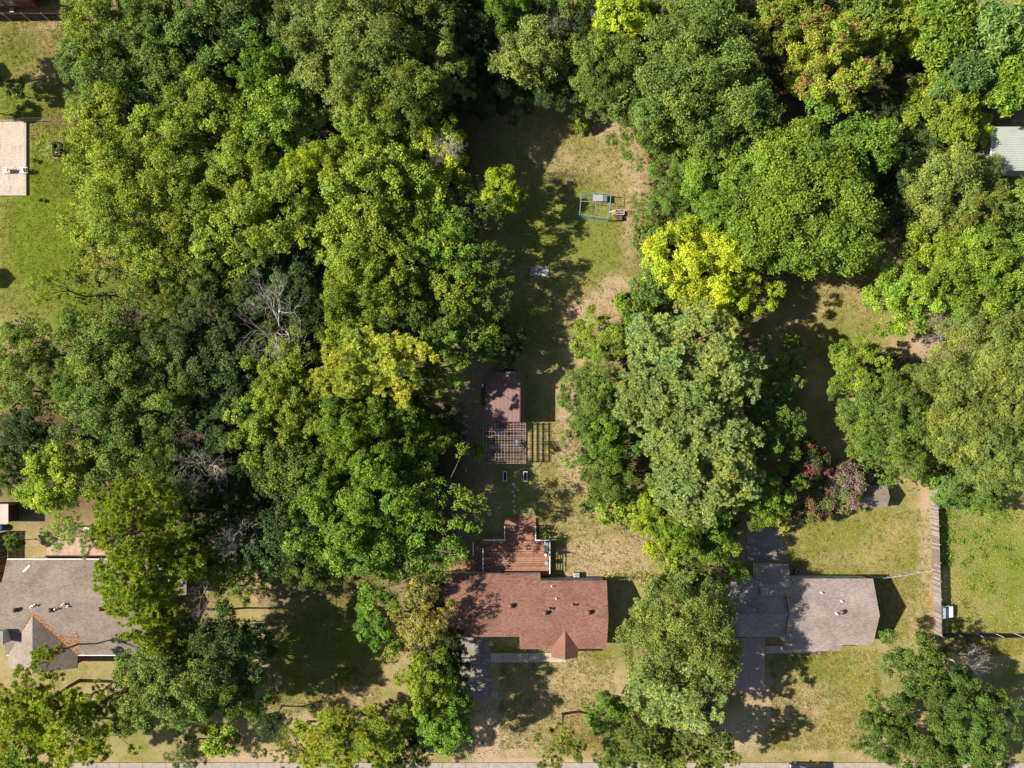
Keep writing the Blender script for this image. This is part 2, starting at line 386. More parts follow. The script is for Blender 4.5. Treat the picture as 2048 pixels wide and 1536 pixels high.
def bough_points(g, Rr, zc, zh, n, low=-.25, jit=.16, shell=.72, inner=.25):
    """bough centres spread over a lumpy dome"""
    i = np.arange(n)+.5; z = 1-(1-low)*i/n; ph = i*2.39996+g.uniform(0, 6.28)
    rad = np.sqrt(np.maximum(0, 1-z*z)); d = np.stack([rad*np.cos(ph), rad*np.sin(ph), z], -1)
    d = unit(d+g.normal(size=d.shape)*.13)
    f = shell*(1+g.normal(size=n)*jit); ins = g.random(n) < inner; f[ins] *= g.uniform(.45, .8, ins.sum())
    lob = 1+.14*np.sin(3*ph+g.uniform(0, 6))*rad+.1*np.sin(2*ph+g.uniform(0, 6))
    return d*(f*lob)[:, None]*np.array([Rr, Rr, zh])+np.array([0, 0, zc]), d
def make_crown(name, seed, Rr, zc, zh, nb, nt, nl, rb, rt, ln, wd, kind='leaf', low=-.25, jit=.16, shell=.74, inner=.25, flat=.75, drop=0.0):
    g = np.random.default_rng(seed); B, D = bough_points(g, Rr, zc, zh, nb, low, jit, shell, inner)
    keep = g.random(nb) >= drop; B, D = B[keep], D[keep]; nb = len(B)
    rbs = rb*g.uniform(.7, 1.3, nb)
    d = g.normal(size=(nb, nt, 3)); d[..., 2] = np.abs(d[..., 2])*.9-.25; d = unit(d+D[:, None]*.45)
    sc = g.uniform(.55, 1.08, (nb, nt, 1))
    T = B[:, None]+d*sc*rbs[:, None, None]*np.array([1, 1, flat])
    rts = rt*g.uniform(.7, 1.35, (nb, nt))
    e = unit(g.normal(size=(nb, nt, nl, 3)))
    cl = np.clip(g.normal(.5, .2, (nb, 1, 1))+g.normal(0, .12, (nb, nt, 1)), 0, 1)
    cl = np.where(g.random((nb, nt, 1)) < .5, cl, g.random((nb, nt, 1)))
    tone = np.clip(g.normal(.5, .13, (nb, 1, 1))+g.normal(0, .18, (nb, nt, 1))+g.normal(0, .17, (nb, nt, nl)), 0, 1)
    cl = np.broadcast_to(cl, tone.shape)
    if kind == 'leaf':
        e = e*g.random((nb, nt, nl, 1))**.45
        C = T[:, :, None]+e*rts[..., None, None]*np.array([1, 1, .75])
        nn = unit(.55*d[:, :, None]+np.array([0, 0, .55])+.8*g.normal(size=C.shape)*.8)
        V, F, t, c = leaves(C.reshape(-1, 3), nn.reshape(-1, 3), ln, wd, tone.ravel(), cl.ravel(), g)
    else:
        e[..., 2] = np.abs(e[..., 2])*.9-.12; e = unit(e+.15*d[:, :, None])
        C = T[:, :, None]+e*rts[..., None, None]*.12
        V, F, t, c = needles(C.reshape(-1, 3), e.reshape(-1, 3), ln, wd, tone.ravel(), cl.ravel(), g)
    me = npmesh(name, V, F, L['yg'], {'tone': t, 'clump': c}); return me, B
def limb(mb, g, p, q, r0, r1, n=6, sag=.12, segs=4):
    p = Vector(p); q = Vector(q); d = (q-p).length; pts, rad = [], []
    off = Vector((g.normal()*.1*d, g.normal()*.1*d, sag*d))
    for i in range(segs+1):
        t = i/segs; pts.append(p.lerp(q, t)+off*math.sin(math.pi*t)*.6); rad.append(r0+(r1-r0)*t)
    mb.tube(pts, rad, n); return pts
def make_trunk(seed, B, zf, r0, frac=.6, pine=False):
    """trunk and limbs reaching into the boughs"""
    g = np.random.default_rng(seed+99); mb = MB(); top = max(b[2] for b in B)
    if pine:
        pts = [(g.normal()*.12*i, g.normal()*.12*i, top*.96*i/6) for i in range(7)]; pts[0] = (0, 0, -.1)
        mb.tube(pts, [r0*(1-.13*i) for i in range(7)], 8)
        ax = lambda z: Vector(pts[min(6, int(z/top/.96*6))])
        for b in B:
            if g.random() < frac: limb(mb, g, ax(b[2]*.86), b, r0*.22, .025, 5, .02, 3)
        return mb
    fork = Vector((g.normal()*.25, g.normal()*.25, zf))
    mb.tube([(0, 0, -.1), (0, 0, .25), (fork.x*.5, fork.y*.5, zf*.5), fork], [r0*1.5, r0*1.1, r0*.9, r0*.8], 8)
    mains = []
    k = int(g.integers(4, 7))
    for i in range(k):
        a = 6.28*i/k+g.uniform(0, .7); rr = np.mean([math.hypot(b[0], b[1]) for b in B])*.55
        e = Vector((math.cos(a)*rr, math.sin(a)*rr, zf+(top-zf)*g.uniform(.45, .75)))
        mains.append(limb(mb, g, fork, e, r0*.55, r0*.22, 6, .08))
    for b in B:
        if g.random() > frac: continue
        bv = Vector(b); best = min(mains, key=lambda m: (m[-1]-bv).length); s0 = best[int(g.integers(2, 5))]
        limb(mb, g, s0, bv, r0*.2, .03, 5, .06, 3)
    return mb
def make_bare(seed, Rr, h, r0, depth=5, spread=.55):
    g = np.random.default_rng(seed); tr, br = MB(), MB()
    def grow(p, d, ln, r, lev, mb):
        pts = [p]; q = Vector(p); dd = Vector(d)
        for i in range(3):
            dd = (dd+Vector(g.normal(size=3))*.16+Vector((0, 0, .02))).normalized(); q = q+dd*ln/3; pts.append(q.copy())
        mb.tube(pts, [r, r*.85, r*.72, r*.55], 7 if lev < 2 else 4, False)
        if lev >= depth: return
        for k in range(int(g.integers(2, 4)) + (1 if lev in (1, 2) else 0)):
            nd = (dd*.75+unit(Vector(g.normal(size=3)))*spread*1.25+Vector((0, 0, .05))); nd = Vector(nd).normalized()
            grow(pts[-1] if k < 2 else pts[2], nd, ln*g.uniform(.6, .85), r*.56, lev+1, br)
    tr.tube([(0, 0, -.1), (.05, 0, h*.25), (.1, .1, h*.45)], [r0*1.25, r0, r0*.85], 8)
    for k in range(4):
        a = 1.57*k+g.uniform(0, .8)
        grow(Vector((.1, .1, h*(.45-.04*k))), Vector((math.cos(a)*.7, math.sin(a)*.7, .9)).normalized(), Rr*.62, r0*.55, 1, br)
    return tr, br
PROTO = {}
def proto(key, n, fn):
    PROTO[key] = [fn(i) for i in range(n)]
def P_leaf(seed, Rr, zc, zh, nb, nt, nl, rb, rt, ln, wd, zf, r0, bark='bark', frac=.55, **kw):
    me, B = make_crown('crown', seed, Rr, zc, zh, nb, nt, nl, rb, rt, ln, wd, **kw)
    tm = make_trunk(seed, B, zf, r0, frac, kw.get('kind') == 'pine').mesh('trunk', M[bark], True)
    return dict(R=Rr, h=zc+zh, zc=zc, crown=me, trunk=tm)
proto('broad_L', 3, lambda i: P_leaf(10+i, 7.5, 8.0, 5.2, 56, 27, 44, 1.5, .48, .228, .128, 3.2, .36, shell=.8, jit=.14, drop=.02))
proto('broad_M', 6, lambda i: P_leaf(30+i, 4.8, 7.0, 4.0, 31, 21, 40, 1.15, .43, .215, .124, 3.0, .24, shell=.8, jit=.2, drop=.06))
proto('broad_S', 3, lambda i: P_leaf(50+i, 2.6, 3.9, 2.2, 16, 15, 20, .85, .38, .28, .17, 1.6, .12))
proto('fine_L', 3, lambda i: P_leaf(60+i, 7.5, 8.2, 5.2, 72, 30, 40, 1.6, .48, .205, .11, 3.2, .34, jit=.12))
proto('fine_M', 5, lambda i: P_leaf(70+i, 4.8, 7.2, 4.2, 37, 23, 38, 1.12, .40, .188, .10, 3.0, .22, shell=.79, jit=.18, drop=.05))
proto('open_M', 4, lambda i: P_leaf(80+i, 4.8, 6.8, 3.8, 30, 16, 22, 1.15, .42, .22, .13, 2.6, .2, frac=1.0, jit=.26, drop=.2))
proto('airy_M', 3, lambda i: P_leaf(180+i, 4.8, 7.6, 2.4, 26, 13, 20, 1.0, .40, .23, .13, 3.4, .2, frac=1.0, jit=.28, drop=.25, shell=.82))
proto('mimosa', 2, lambda i: P_leaf(90+i, 4.8, 6.4, 3.2, 34, 20, 18, 1.35, .55, .55, .15, 2.4, .2, flat=.5))
proto('pine_L', 3, lambda i: P_leaf(100+i, 6.2, 12.0, 4.6, 62, 15, 44, 1.3, .6, .40, .14, 3, .3, 'bark_pine', .8, kind='pine', low=-.35, flat=.6, jit=.2))
proto('pine_M', 4, lambda i: P_leaf(110+i, 4.2, 11.0, 3.8, 34, 14, 42, 1.05, .55, .38, .13, 3, .24, 'bark_pine', .8, kind='pine', low=-.35, flat=.6, jit=.22))
proto('pine_open', 2, lambda i: P_leaf(120+i, 4.2, 10.5, 3.4, 20, 11, 36, .95, .5, .36, .12, 3, .22, 'bark_pine', 1.0, kind='pine', low=-.5, flat=.55, jit=.3, drop=.25))
proto('cedar', 2, lambda i: P_leaf(130+i, 4.4, 5.4, 5.2, 40, 26, 26, 1.0, .42, .26, .11, 1.5, .2, jit=.1))
proto('shrub', 4, lambda i: P_leaf(140+i, 1.6, 1.1, 1.1, 12, 14, 18, .6, .3, .24, .14, .4, .05, low=-.1))
proto('myrtle', 3, lambda i: P_leaf(150+i, 3.0, 4.0, 2.4, 24, 22, 22, .8, .34, .2, .13, 1.2, .1, frac=.8))
def P_bare(seed, Rr, h, r0, depth):
    t, b = make_bare(seed, Rr, h, r0, depth)
    return dict(R=Rr, h=h, zc=h*.75, trunk=t.mesh('trunk', M['dead'], True), branches=b.mesh('branches', M['dead'], True))
proto('bare', 4, lambda i: P_bare(160+i, 4.0, 9.0, .17, 6))
USED = {}
def tree(px, py, r, kind, col, h, label, group=None, name=None, cat='tree', tint=None, mixbare=False):
    pr = PROTO[kind]; k = USED.get(kind, 0); USED[kind] = k+1; d = pr[k % len(pr)]
    zc = d['zc']/d['h']*h; x, y = P(px, py, zc); rm = r*S*(1-zc/H); sc = rm/(d['R']*1.0)
    nm = name or {'pine': 'pine_tree', 'bare': 'dead_tree', 'shru': 'shrub', 'ceda': 'cedar_tree', 'mimo': 'mimosa_tree', 'myrt': 'crape_myrtle'}.get(kind[:4], 'broadleaf_tree')
    t = thing(nm, label, cat, (x, y, 0), random.uniform(0, 6.28), group); t.scale = (sc, sc, h/d['h'])
    link('trunk', d['trunk'], t, local=True)
    if 'branches' in d: link('branches', d['branches'], t, local=True)
    if 'crown' in d:
        c = link('crown', d['crown'], t, mat=L[col], local=True); v = random.uniform(.86, 1.14); hshift = random.uniform(-.07, .07)
        c.color = tuple(np.array(tint or (1, 1, 1))*v*np.array([1+hshift, 1, 1-hshift]))+(1,)
    return t
# ------------------------------------------------------------------ buildings
def gy(py, h): return P(0, py, h)[1]
def gx(px, h): return P(px, 0, h)[0]
def roof_plane(parent, name, quad, t, mat, bevel=0):
    return MB().slab(quad, t).build(name, mat, parent)
def window(parent, wall_axis, a, b, z0, z1, out, mat=None):
    """window on a wall: wall_axis 'y' = wall faces +-y at y=b centre a (x)..."""
    w = .55; s = 1 if out > 0 else -1
    def bx(u0, u1, d0, d1, c0, c1):
        lo, hi = sorted((b+s*d0, b+s*d1))
        return (u0, u1, lo, hi, c0, c1) if wall_axis == 'y' else (lo, hi, u0, u1, c0, c1)
    f = MB().box(*bx(a-w, a+w, .003, .05, z0, z0+.07)).box(*bx(a-w, a+w, .003, .05, z1-.07, z1)).box(*bx(a-w, a-w+.07, .003, .05, z0+.07, z1-.07)).box(*bx(a+w-.07, a+w, .003, .05, z0+.07, z1-.07)).box(*bx(a-w+.07, a+w-.07, .003, .045, (z0+z1)/2-.03, (z0+z1)/2+.03)).build('window', M['white'], parent)
    MB().box(*bx(a-w+.07, a+w-.07, .004, .02, z0+.07, (z0+z1)/2-.03)).build('pane', M['glass'], f)
    MB().box(*bx(a-w+.07, a+w-.07, .004, .02, (z0+z1)/2+.03, z1-.07)).build('pane', M['glass'], f)
    MB().box(*bx(a-w-.05, a+w+.05, .003, .1, z0-.06, z0-.004)).build('sill', M['white'], f)
def door(parent, a, b, z0, out, mat):
    s = 1 if out > 0 else -1; lo, hi = sorted((b+s*.004, b+s*.05))
    d = MB().box(a-.48, a+.48, lo, hi, z0, z0+2.05).build('door', mat, parent)
    MB().box(a+.34, a+.40, *sorted((b+s*.052, b+s*.10)), z0+.95, z0+1.06).build('handle', M['galv'], d)
def pipe_vent(parent, x, y, z, r=.05, h=.35, cap=True, mat=None):
    mb = MB().lathe(x, y, [(r*2.6, z-.1), (r*2.4, z+.05), (r, z+.08), (r, z+h)])
    o = mb.build('vent_pipe', mat or M['galv'], parent, True)
    if cap: MB().lathe(x, y, [(r*.6, z+h+.003), (r*2.0, z+h+.01), (r*1.9, z+h+.07), (r*.5, z+h+.13)]).build('vent_cap', mat or M['galv'], o, True)
def turbine(parent, x, y, z, mat):
    mb = MB().lathe(x, y, [(.2, z-.12), (.2, z+.16)], 14); o = mb.build('roof_vent', mat, parent, True)
    MB().lathe(x, y, [(.17, z+.163), (.27, z+.22), (.30, z+.34), (.24, z+.46), (.09, z+.53)], 16).build('vent_dome', mat, o, True)
def gable(parent, x0, x1, yS, yN, zS, zN, yR, zR, mat, wall, over=.42, t=.13, trim='white', name='roof', endL=.3, endR=.3):
    """gable with its ridge along x; eaves at yS / yN; returns roof height function"""
    rf = MB().slab([(x0,yS,zS),(x1,yS,zS),(x1,yR,zR),(x0,yR,zR)], t).slab([(x0,yR,zR),(x1,yR,zR),(x1,yN,zN),(x0,yN,zN)], t).build(name, mat, parent)
    MB().slab([(x0-.004,yR-.15,zR-.15*abs(zR-zS)/abs(yR-yS)+.022),(x1+.004,yR-.15,zR-.15*abs(zR-zS)/abs(yR-yS)+.022),(x1+.004,yR,zR+.022),(x0-.004,yR,zR+.022)], .02).slab([(x0-.004,yR,zR+.022),(x1+.004,yR,zR+.022),(x1+.004,yR+.15,zR-.15*abs(zR-zN)/abs(yR-yN)+.022),(x0-.004,yR+.15,zR-.15*abs(zR-zN)/abs(yR-yN)+.022)], .02).build('ridge_cap', mat, rf)
    f = lambda y: zS+(zR-zS)*(y-yS)/(yR-yS) if y < yR else zN+(zR-zN)*(yN-y)/(yN-yR)
    a, b = yS+over, yN-over
    MB().prism([(a,0),(b,0),(b,f(b)-t-.004),(yR,zR-t-.004),(a,f(a)-t-.004)], x0+endL, x1-endR, 'x').build('wall', wall, parent)
    for y, z, s in ((yS, zS, -1), (yN, zN, 1)) if trim else ():
        MB().box(x0, x1, *sorted((y+s*.003, y+s*.10)), z-.15, z-.01).build('gutter', M[trim], rf)
    return f
# ---- red-roofed house
hx0, hx1, hxm = gx(890,2.6), gx(1213.5,2.6), gx(1040,2.6)
yR = P(0,1219)[1]; sl = .36; zR = 4.16
main = thing('ranch_house', 'low house with red-brown shingle roof behind the timber deck', 'house', (gx(1050,0), yR, 0))
def zroof(y): return zR-abs(y-yR)*sl
xs = gx(1081,2.6)
yNl, ySl, yNr, ySr = gy(1147,2.35), gy(1273,3.1), gy(1161,2.6), gy(1298,2.6)
def wing(x0, x1, yS, yN, eL, eR): return gable(main, x0, x1, yS, yN, zroof(yS), zroof(yN), yR, zR, M['roof_red'], M['siding'], name='roof', endL=eL, endR=eR, trim=None, over=.16)
# roof of three strips so that both eave lines step as in the photograph
wing(hx0, hxm, ySl, yNl, .35, .0); wing(hxm+.002, xs, ySr, yNl, .0, .0); wing(xs+.004, hx1, ySr, yNr, .0, .35)
py_ = gy(1316,2.9); pxc = gx(1130,3.3); pw = gx(1156,2.7)-pxc; zp = zroof(ySr)+.12; zpr = zp+pw*.5
yb = yR-(zR-zpr)/sl+.1
MB().slab([(pxc-pw,py_,zp-.1),(pxc,py_,zpr),(pxc,yb,zpr),(pxc-pw,yR-(zR-zp)/sl,zp-.1)], .1).slab([(pxc,py_,zpr),(pxc+pw,py_,zp-.1),(pxc+pw,yR-(zR-zp)/sl,zp-.1),(pxc,yb,zpr)], .1).build('porch_roof', M['roof_red_r'], main)
MB().prism([(pxc-pw+.25,zp-.16),(pxc+pw-.25,zp-.16),(pxc,zpr-.18)], py_+.12, py_+.22, 'y').build('porch_gable', M['siding'], main)
for sx in (-1, 1): MB().cbox(pxc+sx*(pw-.35), py_+.2, 0, .14, .14, zp-.18).build('porch_post', M['white'], main)
for px, py, k in ((1021,1212,'t'),(1090,1226,'t'),(1177,1225,'t'),(1104,1173,'p'),(1113,1198,'p'),(1146,1210,'c'),(1099,1218,'c'),(939,1216,'p')):
    z = 3.4; x, y = P(px, py, z); z = zroof(y); x, y = P(px, py, z+.2); z = zroof(y)
    if k == 't': turbine(main, x, y, z, M['metal_brown'])
    else: pipe_vent(main, x, y, z, .05 if k == 'p' else .08, .42, k == 'c', M['metal_brown'] if k == 'c' else M['galv'])
yw = yNr-.16
for px in (1110, 1140, 1190): window(main, 'y', gx(px,0), yw, 1.0, 2.1, 1)
for px in (1060, 1180): window(main, 'y', gx(px,0), ySr+.16, .95, 2.1, -1)
door(main, gx(1128,0), ySr+.16, .08, -1, M['rust']); door(main, gx(1010,0), yNl-.16, .5, 1, M['glass'])
MB().box(gx(921,0), gx(979,0), ySl+.10, ySl+.155, .06, 2.3).build('garage_door', M['dirty_white'], main)
# ---- tan-roofed house
y1, y2 = gy(1157,2.6), gy(1290,2.6); ym = (y1+y2)/2; zr2 = 2.6+(y1-ym)*.40
xe = gx(1746,2.6); xm = gx(1569,2.7); xw = gx(1425,2.5)
tan = thing('bungalow', 'low house with tan-grey shingle roof beside the long board fence', 'house', (xm, ym, 0))
fr = gable(tan, xm, xe, y2, y1, 2.6, 2.6, ym, zr2, M['roof_grey'], M['siding'], trim=None, over=.16)
yl = gy(1303,2.4)
MB().slab([(xm+.003,yl,2.6-(y2-yl)*.40),(gx(1683,2.5),yl,2.6-(y2-yl)*.40),(gx(1683,2.5),y2+.002,2.596),(xm+.003,y2+.002,2.596)], .12).build('porch_roof', M['roof_grey'], tan)
zr3 = zr2-.38; y3, y4 = gy(1157,2.35), gy(1275,2.6)
f3 = gable(tan, xw, xm-.005, y4, y3, 2.35, 2.35, ym, zr3, M['roof_grey'], M['siding'], trim=None, over=.16)
xa, xb, yt, ya = gx(1516,2.3), gx(1577,2.3), gy(1128,2.25), gy(1192,3.2)
MB().slab([(xa,yt,2.3),(xb,yt,2.3),(xb,ya,3.25),(xa,ya,3.25)], .12).build('lean_to_roof', M['roof_grey'], tan)
MB().prism([(yt-.3,0),(ya,0),(ya,3.1),(yt-.3,2.19)], xa+.15, xb-.2, 'x').build('lean_to_wall', M['white'], tan)
MB().box(xa+.02, xa+.12, yt-2.0, yt-.4, .9, 2.0).build('shutter', M['dirty_white'], tan)
for px, py, k in ((1648,1188,'p'),(1686,1204,'p'),(1681,1223,'t'),(1671,1226,'c')):
    x, y = P(px, py, 4.0); z = fr(y)
    if k == 't': turbine(tan, x, y, z, M['metal_brown'])
    else: pipe_vent(tan, x, y, z, .07, .3, k == 'c')
for px in (1610, 1650, 1700): window(tan, 'y', gx(px,0), y1-.16, 1.0, 2.1, 1)
for px in (1620, 1700): window(tan, 'y', gx(px,0), y2+.16, .9, 2.1, -1)
door(tan, gx(1660,0), y2+.16, .13, -1, M['wood_dark'])
window(tan, 'x', ym, xe-.3, 1.0, 2.1, 1)
cx0, cx1, cy0, cy1 = gx(1468,2.15), gx(1530,2.15), gy(1383,2.15), y4+.4
cp = thing('carport', 'flat brown panelled carport roof in front of the tan-roofed house', 'carport', ((cx0+cx1)/2, (cy0+cy1)/2, 0))
n = 4; wpan = (cx1-cx0)/n
for k in range(n): MB().box(cx0+k*wpan+.012, cx0+(k+1)*wpan-.012, cy0, cy1-.55, 2.12, 2.17).build('roof_panel', M['metal_panel'], cp)
for yy in (cy0+.3, (cy0+cy1)/2, cy1-1.0): MB().box(cx0+.02, cx1-.02, yy-.05, yy+.05, 1.98, 2.115).build('beam', M['wood_dark'], cp)
for xx in (cx0+.15, cx1-.15):
    for yy in (cy0+.3, cy1-1.0): MB().cbox(xx, yy, 0, .1, .1, 1.978).build('post', M['white'], cp)
# ---- grey-roofed house
yN, yS = gy(1119,2.6), gy(1310,2.6); ym3 = (yN+yS)/2; zr4 = 2.6+(yN-ym3)*.36
gw0, gw1 = gx(14,2.6), gx(300,2.6)
grey = thing('suburban_house', 'house with grey-brown shingle roof and orange needles in its valley', 'house', ((gw0+gw1)/2, ym3, 0))
fg = gable(grey, gw0, gw1, yS, yN, 2.6, 2.6, ym3, zr4, M['roof_tan'], M['brick'])
rx = gx(66,4.5); ex = gx(155,2.6); hw = ex-rx; zw = 2.6+hw*.46; ys3 = gy(1336,2.6)
yv = ym3-(zr4-zw)/.36
MB().slab([(rx-hw,ys3,2.6),(rx,ys3,zw),(rx,yv+.05,zw+.01),(rx-hw,yS+.03,2.61)], .12).slab([(rx,ys3,zw),(ex,ys3,2.6),(ex,yS+.03,2.61),(rx,yv+.05,zw+.01)], .12).build('wing_roof', M['roof_tan_r'], grey)
MB().prism([(rx-hw+.4,0),(ex-.4,0),(ex-.4,2.62),(rx,zw-.14),(rx-hw+.4,2.62)], ys3+.3, yS+.6, 'y').build('wing_wall', M['brick'], grey)
c0, c1 = gx(-14,4.6), gx(8,4.6); d0, d1 = gy(1296,4.6), gy(1262,4.6)
ch = MB().box(c0, c1, d0+.5, d1, 0, 4.75).build('chimney', M['dirty_white'], grey)
MB().box(c0-.07, c1+.07, d0+.43, d1+.07, 4.753, 4.87).build('chimney_cap', M['concrete'], ch)
for px, py, k in ((33,1219,'t'),(104,1219,'t'),(203,1217,'t'),(63,1214,'p'),(69,1211,'c'),(114,1217,'c'),(127,1209,'c'),(136,1213,'p'),(219,1208,'p')):
    x, y = P(px, py, 4.6); z = fg(y)
    if k == 't': turbine(grey, x, y, z, M['rust'])
    else: pipe_vent(grey, x, y, z, .07, .35, k == 'c', M['white'])
for px in (60, 150, 230): window(grey, 'y', gx(px,0), yN-.42, 1.0, 2.1, 1)
window(grey, 'y', gx(215,0), yS+.42, .9, 2.1, -1); window(grey, 'y', rx, ys3+.3, .9, 2.1, -1)
door(grey, gx(190,0), yS+.42, .05, -1, M['wood_dark'])
x, y = P(46, 1144, 3.1); x2, y2_ = P(59, 1131, 2.95)
o = MB().bar((x, y, fg(y)+.03), (x2, y2_, fg(y2_)+.03), .24, .03).build('loose_board', M['white']); tag(o, 'white board lying on the grey-brown shingle roof', 'board')
g = np.random.default_rng(3); pts = []
for k in range(420):
    t = g.random(); s_ = g.normal()*.10+ (.12 if g.random() < .5 else .2)
    vx = rx+hw*t; vy = yv+(yS-yv)*t
    pts.append((vx+abs(s_)*.9*(.6+t), vy+abs(s_)*.8, None))
for k in range(110):
    pts.append((gx(150+g.normal()*9, 3.2)+.0, gy(1277+g.normal()*9, 3.2), None))
for k in range(70):
    t = g.random(); pts.append((rx-hw*t*.55-abs(g.normal())*.12, yv+(yS-yv)*t*.55+abs(g.normal())*.12, None))
pv = np.array([(a_, b_, fg(b_)+.02) for a_, b_, _ in pts]); nn = unit(np.array([0, 0, 1.])+.25*g.normal(size=pv.shape))
V, F, t_, c_ = leaves(pv, nn, .26, .1, g.random(len(pv)), g.random(len(pv)), g)
o = link('fallen_needles', npmesh('fallen_needles', V, F, M['needles'], {'tone': t_})); tag(o, 'orange fallen pine needles lying in the grey roof valley', 'needles', kind='stuff')
# small roof half hidden by the pines, beyond the grey-roofed house
kx0, kx1, ky0, ky1 = gx(305,2.3), gx(373,2.3), gy(1190,2.3), gy(1130,2.3)
k_ = thing('lean_to', 'corrugated grey lean-to roof half hidden by pines beside the grey-roofed house', 'lean-to', ((kx0+kx1)/2, (ky0+ky1)/2, 0))
for i in range(6):
    w6 = (kx1-kx0)/6; MB().box(kx0+i*w6+.006, kx0+(i+1)*w6-.006, ky0, ky1, 2.25+.01*(i % 2), 2.29+.01*(i % 2)).build('roof_sheet', M['galv'] if i < 3 else M['roof_tan'], k_)
for xx in (kx0+.1, kx1-.1):
    for yy in (ky0+.1, ky1-.1): MB().cbox(xx, yy, 0, .1, .1, 2.245).build('post', M['wood_old'], k_)
# ---- brick house and boards at the upper corner
bx1 = gx(78,0); by = gy(17,0)
bh = thing('brick_house', 'red-brown brick house corner behind the dark board fence', 'house', (bx1-6, by+4, 0))
MB().box(bx1-16, bx1, by, by+9, 0, 2.75).build('wall', M['brick'], bh)
MB().slab([(bx1-16.5,by-.5,2.8),(bx1+.5,by-.5,2.8),(bx1+.5,by+4.5,4.5),(bx1-16.5,by+4.5,4.5)], .12).slab([(bx1-16.5,by+4.5,4.5),(bx1+.5,by+4.5,4.5),(bx1+.5,by+9.5,2.8),(bx1-16.5,by+9.5,2.8)], .12).build('roof', M['roof_tan'], bh)
window(bh, 'y', gx(34,0), by, .9, 2.1, -1); window(bh, 'y', gx(10,0), by, .9, 2.1, -1)
MB().box(gx(22,0), gx(30,0), by-.9, by-.01, 0, .25).build('step', M['path'], bh)
MB().box(bx1+.01, gx(130,0), by+1.2, by+6, 0, 2.0).build('side_shed', M['wood_dark'], bh)
# ---- pale metal barn
b0, b1, b2, b3 = gx(1984,3.2), gx(2230,3.2), gy(341,3.2), gy(254,3.2)
barn = thing('metal_barn', 'pale green corrugated metal barn roof at the wood edge', 'barn', ((b0+b1)/2, (b2+b3)/2, 0))
MB().box(b0+.4, b1-.3, b2+.4, b3-.4, 0, 2.9).build('wall', M['metal_green'], barn)
rb_ = MB().slab([(b0,b2,3.15),(b1,b2,3.15),(b1,b3,3.3),(b0,b3,3.3)], .06).build('roof', M['metal_green'], barn)
nr = 19
rm = MB().bar((b0+.02,0,0), (b1-.02,0,0), .09, .05).mesh('roof_rib', M['metal_green'])
for i in range(nr):
    t = (i+.5)/nr; link('roof_rib', rm, rb_, (0, b2+(b3-b2)*t, 3.15+.15*t+.025))
MB().slab([(b0-.12,b2-.02,3.2),(b0-.003,b2-.02,3.2),(b0-.003,b3+.02,3.35),(b0-.12,b3+.02,3.35)], .2).build('fascia', M['dirty_white'], barn)
# ---- tan garden shed
s0, s1, s2, s3 = gx(1722,2.0), gx(1775,2.0), gy(1013,2.0), gy(973,2.0); sm = (s2+s3)/2
shed = thing('garden_shed', 'small tan-roofed garden shed beside the mauve crape myrtle', 'shed', ((s0+s1)/2, sm, 0))
gable(shed, s0, s1, s2, s3, 1.95, 1.95, sm, 2.6, M['roof_tan'], M['siding'], over=.2, t=.08, endL=.15, endR=.15, trim='wood_old')
MB().box(s0+.09, s0+.145, sm-.6, sm+.6, .1, 1.8).build('door', M['dirty_white'], shed)
# sheds just outside the picture whose shadows fall on the side lawn
for (px, py, w_, d_, hh, lb) in ((-62,150,3.4,3.0,3.0,'small gabled shed beyond the side lawn near the board fence'),(-48,557,3.0,2.4,2.8,'small gabled shed beyond the lush lawn')):
    x, y = P(px, py); sh = thing('garden_shed', lb, 'shed', (x, y, 0))
    gable(sh, x-w_/2, x+w_/2, y-d_/2, y+d_/2, hh-.8, hh-.8, y, hh, M['roof_tan'], M['siding'], over=.2, t=.08, endL=.15, endR=.15, trim='wood_old')
    MB().box(x+w_/2-.145, x+w_/2-.09, y-.5, y+.5, .1, 1.8).build('door', M['dirty_white'], sh)
# cream outbuilding at the left edge
o0, o1, o2, o3 = gx(-90,2.4), gx(16,2.4), gy(1048,2.4), gy(1008,2.4)
ob = thing('outbuilding', 'cream metal-roofed outbuilding at the neighbouring yard edge', 'outbuilding', ((o0+o1)/2, (o2+o3)/2, 0))
MB().box(o0, o1-.25, o2+.2, o3-.2, 0, 2.28).build('wall', M['wood_dark'], ob)
for i in range(8):
    w8 = (o1-o0)/8; MB().box(o0+i*w8+.005, o0+(i+1)*w8-.005, o2, o3, 2.3, 2.36).build('roof_sheet', M['path'], ob)
x, y = P(8, 1056); o = MB().tube([(x-.8,y-.1,.25),(x,y+.1,.45),(x+.5,y+.2,.2)], [.3,.45,.25], 8).build('tarpaulin', M['blue'], smooth=True); tag(o, 'blue tarpaulin bundle beside the cream outbuilding', 'tarpaulin')
# ---- workshop
w0, w1, wr = gx(971,2.3), gx(1050,2.6), gx(1039.5,3.4); v0, v1 = gy(843.5,2.8), gy(744,2.8)
ws = thing('workshop', 'brown metal-roofed workshop attached to the lattice pergola', 'workshop', (wr-2, (v0+v1)/2, 0))
MB().prism([(w0+.2,0),(w1-.12,0),(w1-.12,2.55),(wr,3.3),(w0+.2,2.1)], v0+.15, v1-.15, 'y').build('wall', M['metal_brown'], ws)
rf = MB().slab([(w0,v0,2.2),(wr,v0,3.45),(wr,v1,3.45),(w0,v1,2.2)], .07).slab([(wr,v0,3.45),(w1,v0,2.7),(w1,v1,2.7),(wr,v1,3.45)], .07).build('roof', M['metal_brown'], ws)
rm = MB().bar((0,v0+.01,0), (0,v1-.01,0), .035, .03).mesh('roof_rib', M['metal_brown'])
nr = 26
for i in range(nr):
    t = (i+.5)/nr; link('roof_rib', rm, rf, (w0+(wr-w0)*t, 0, 2.2+1.25*t+.012))
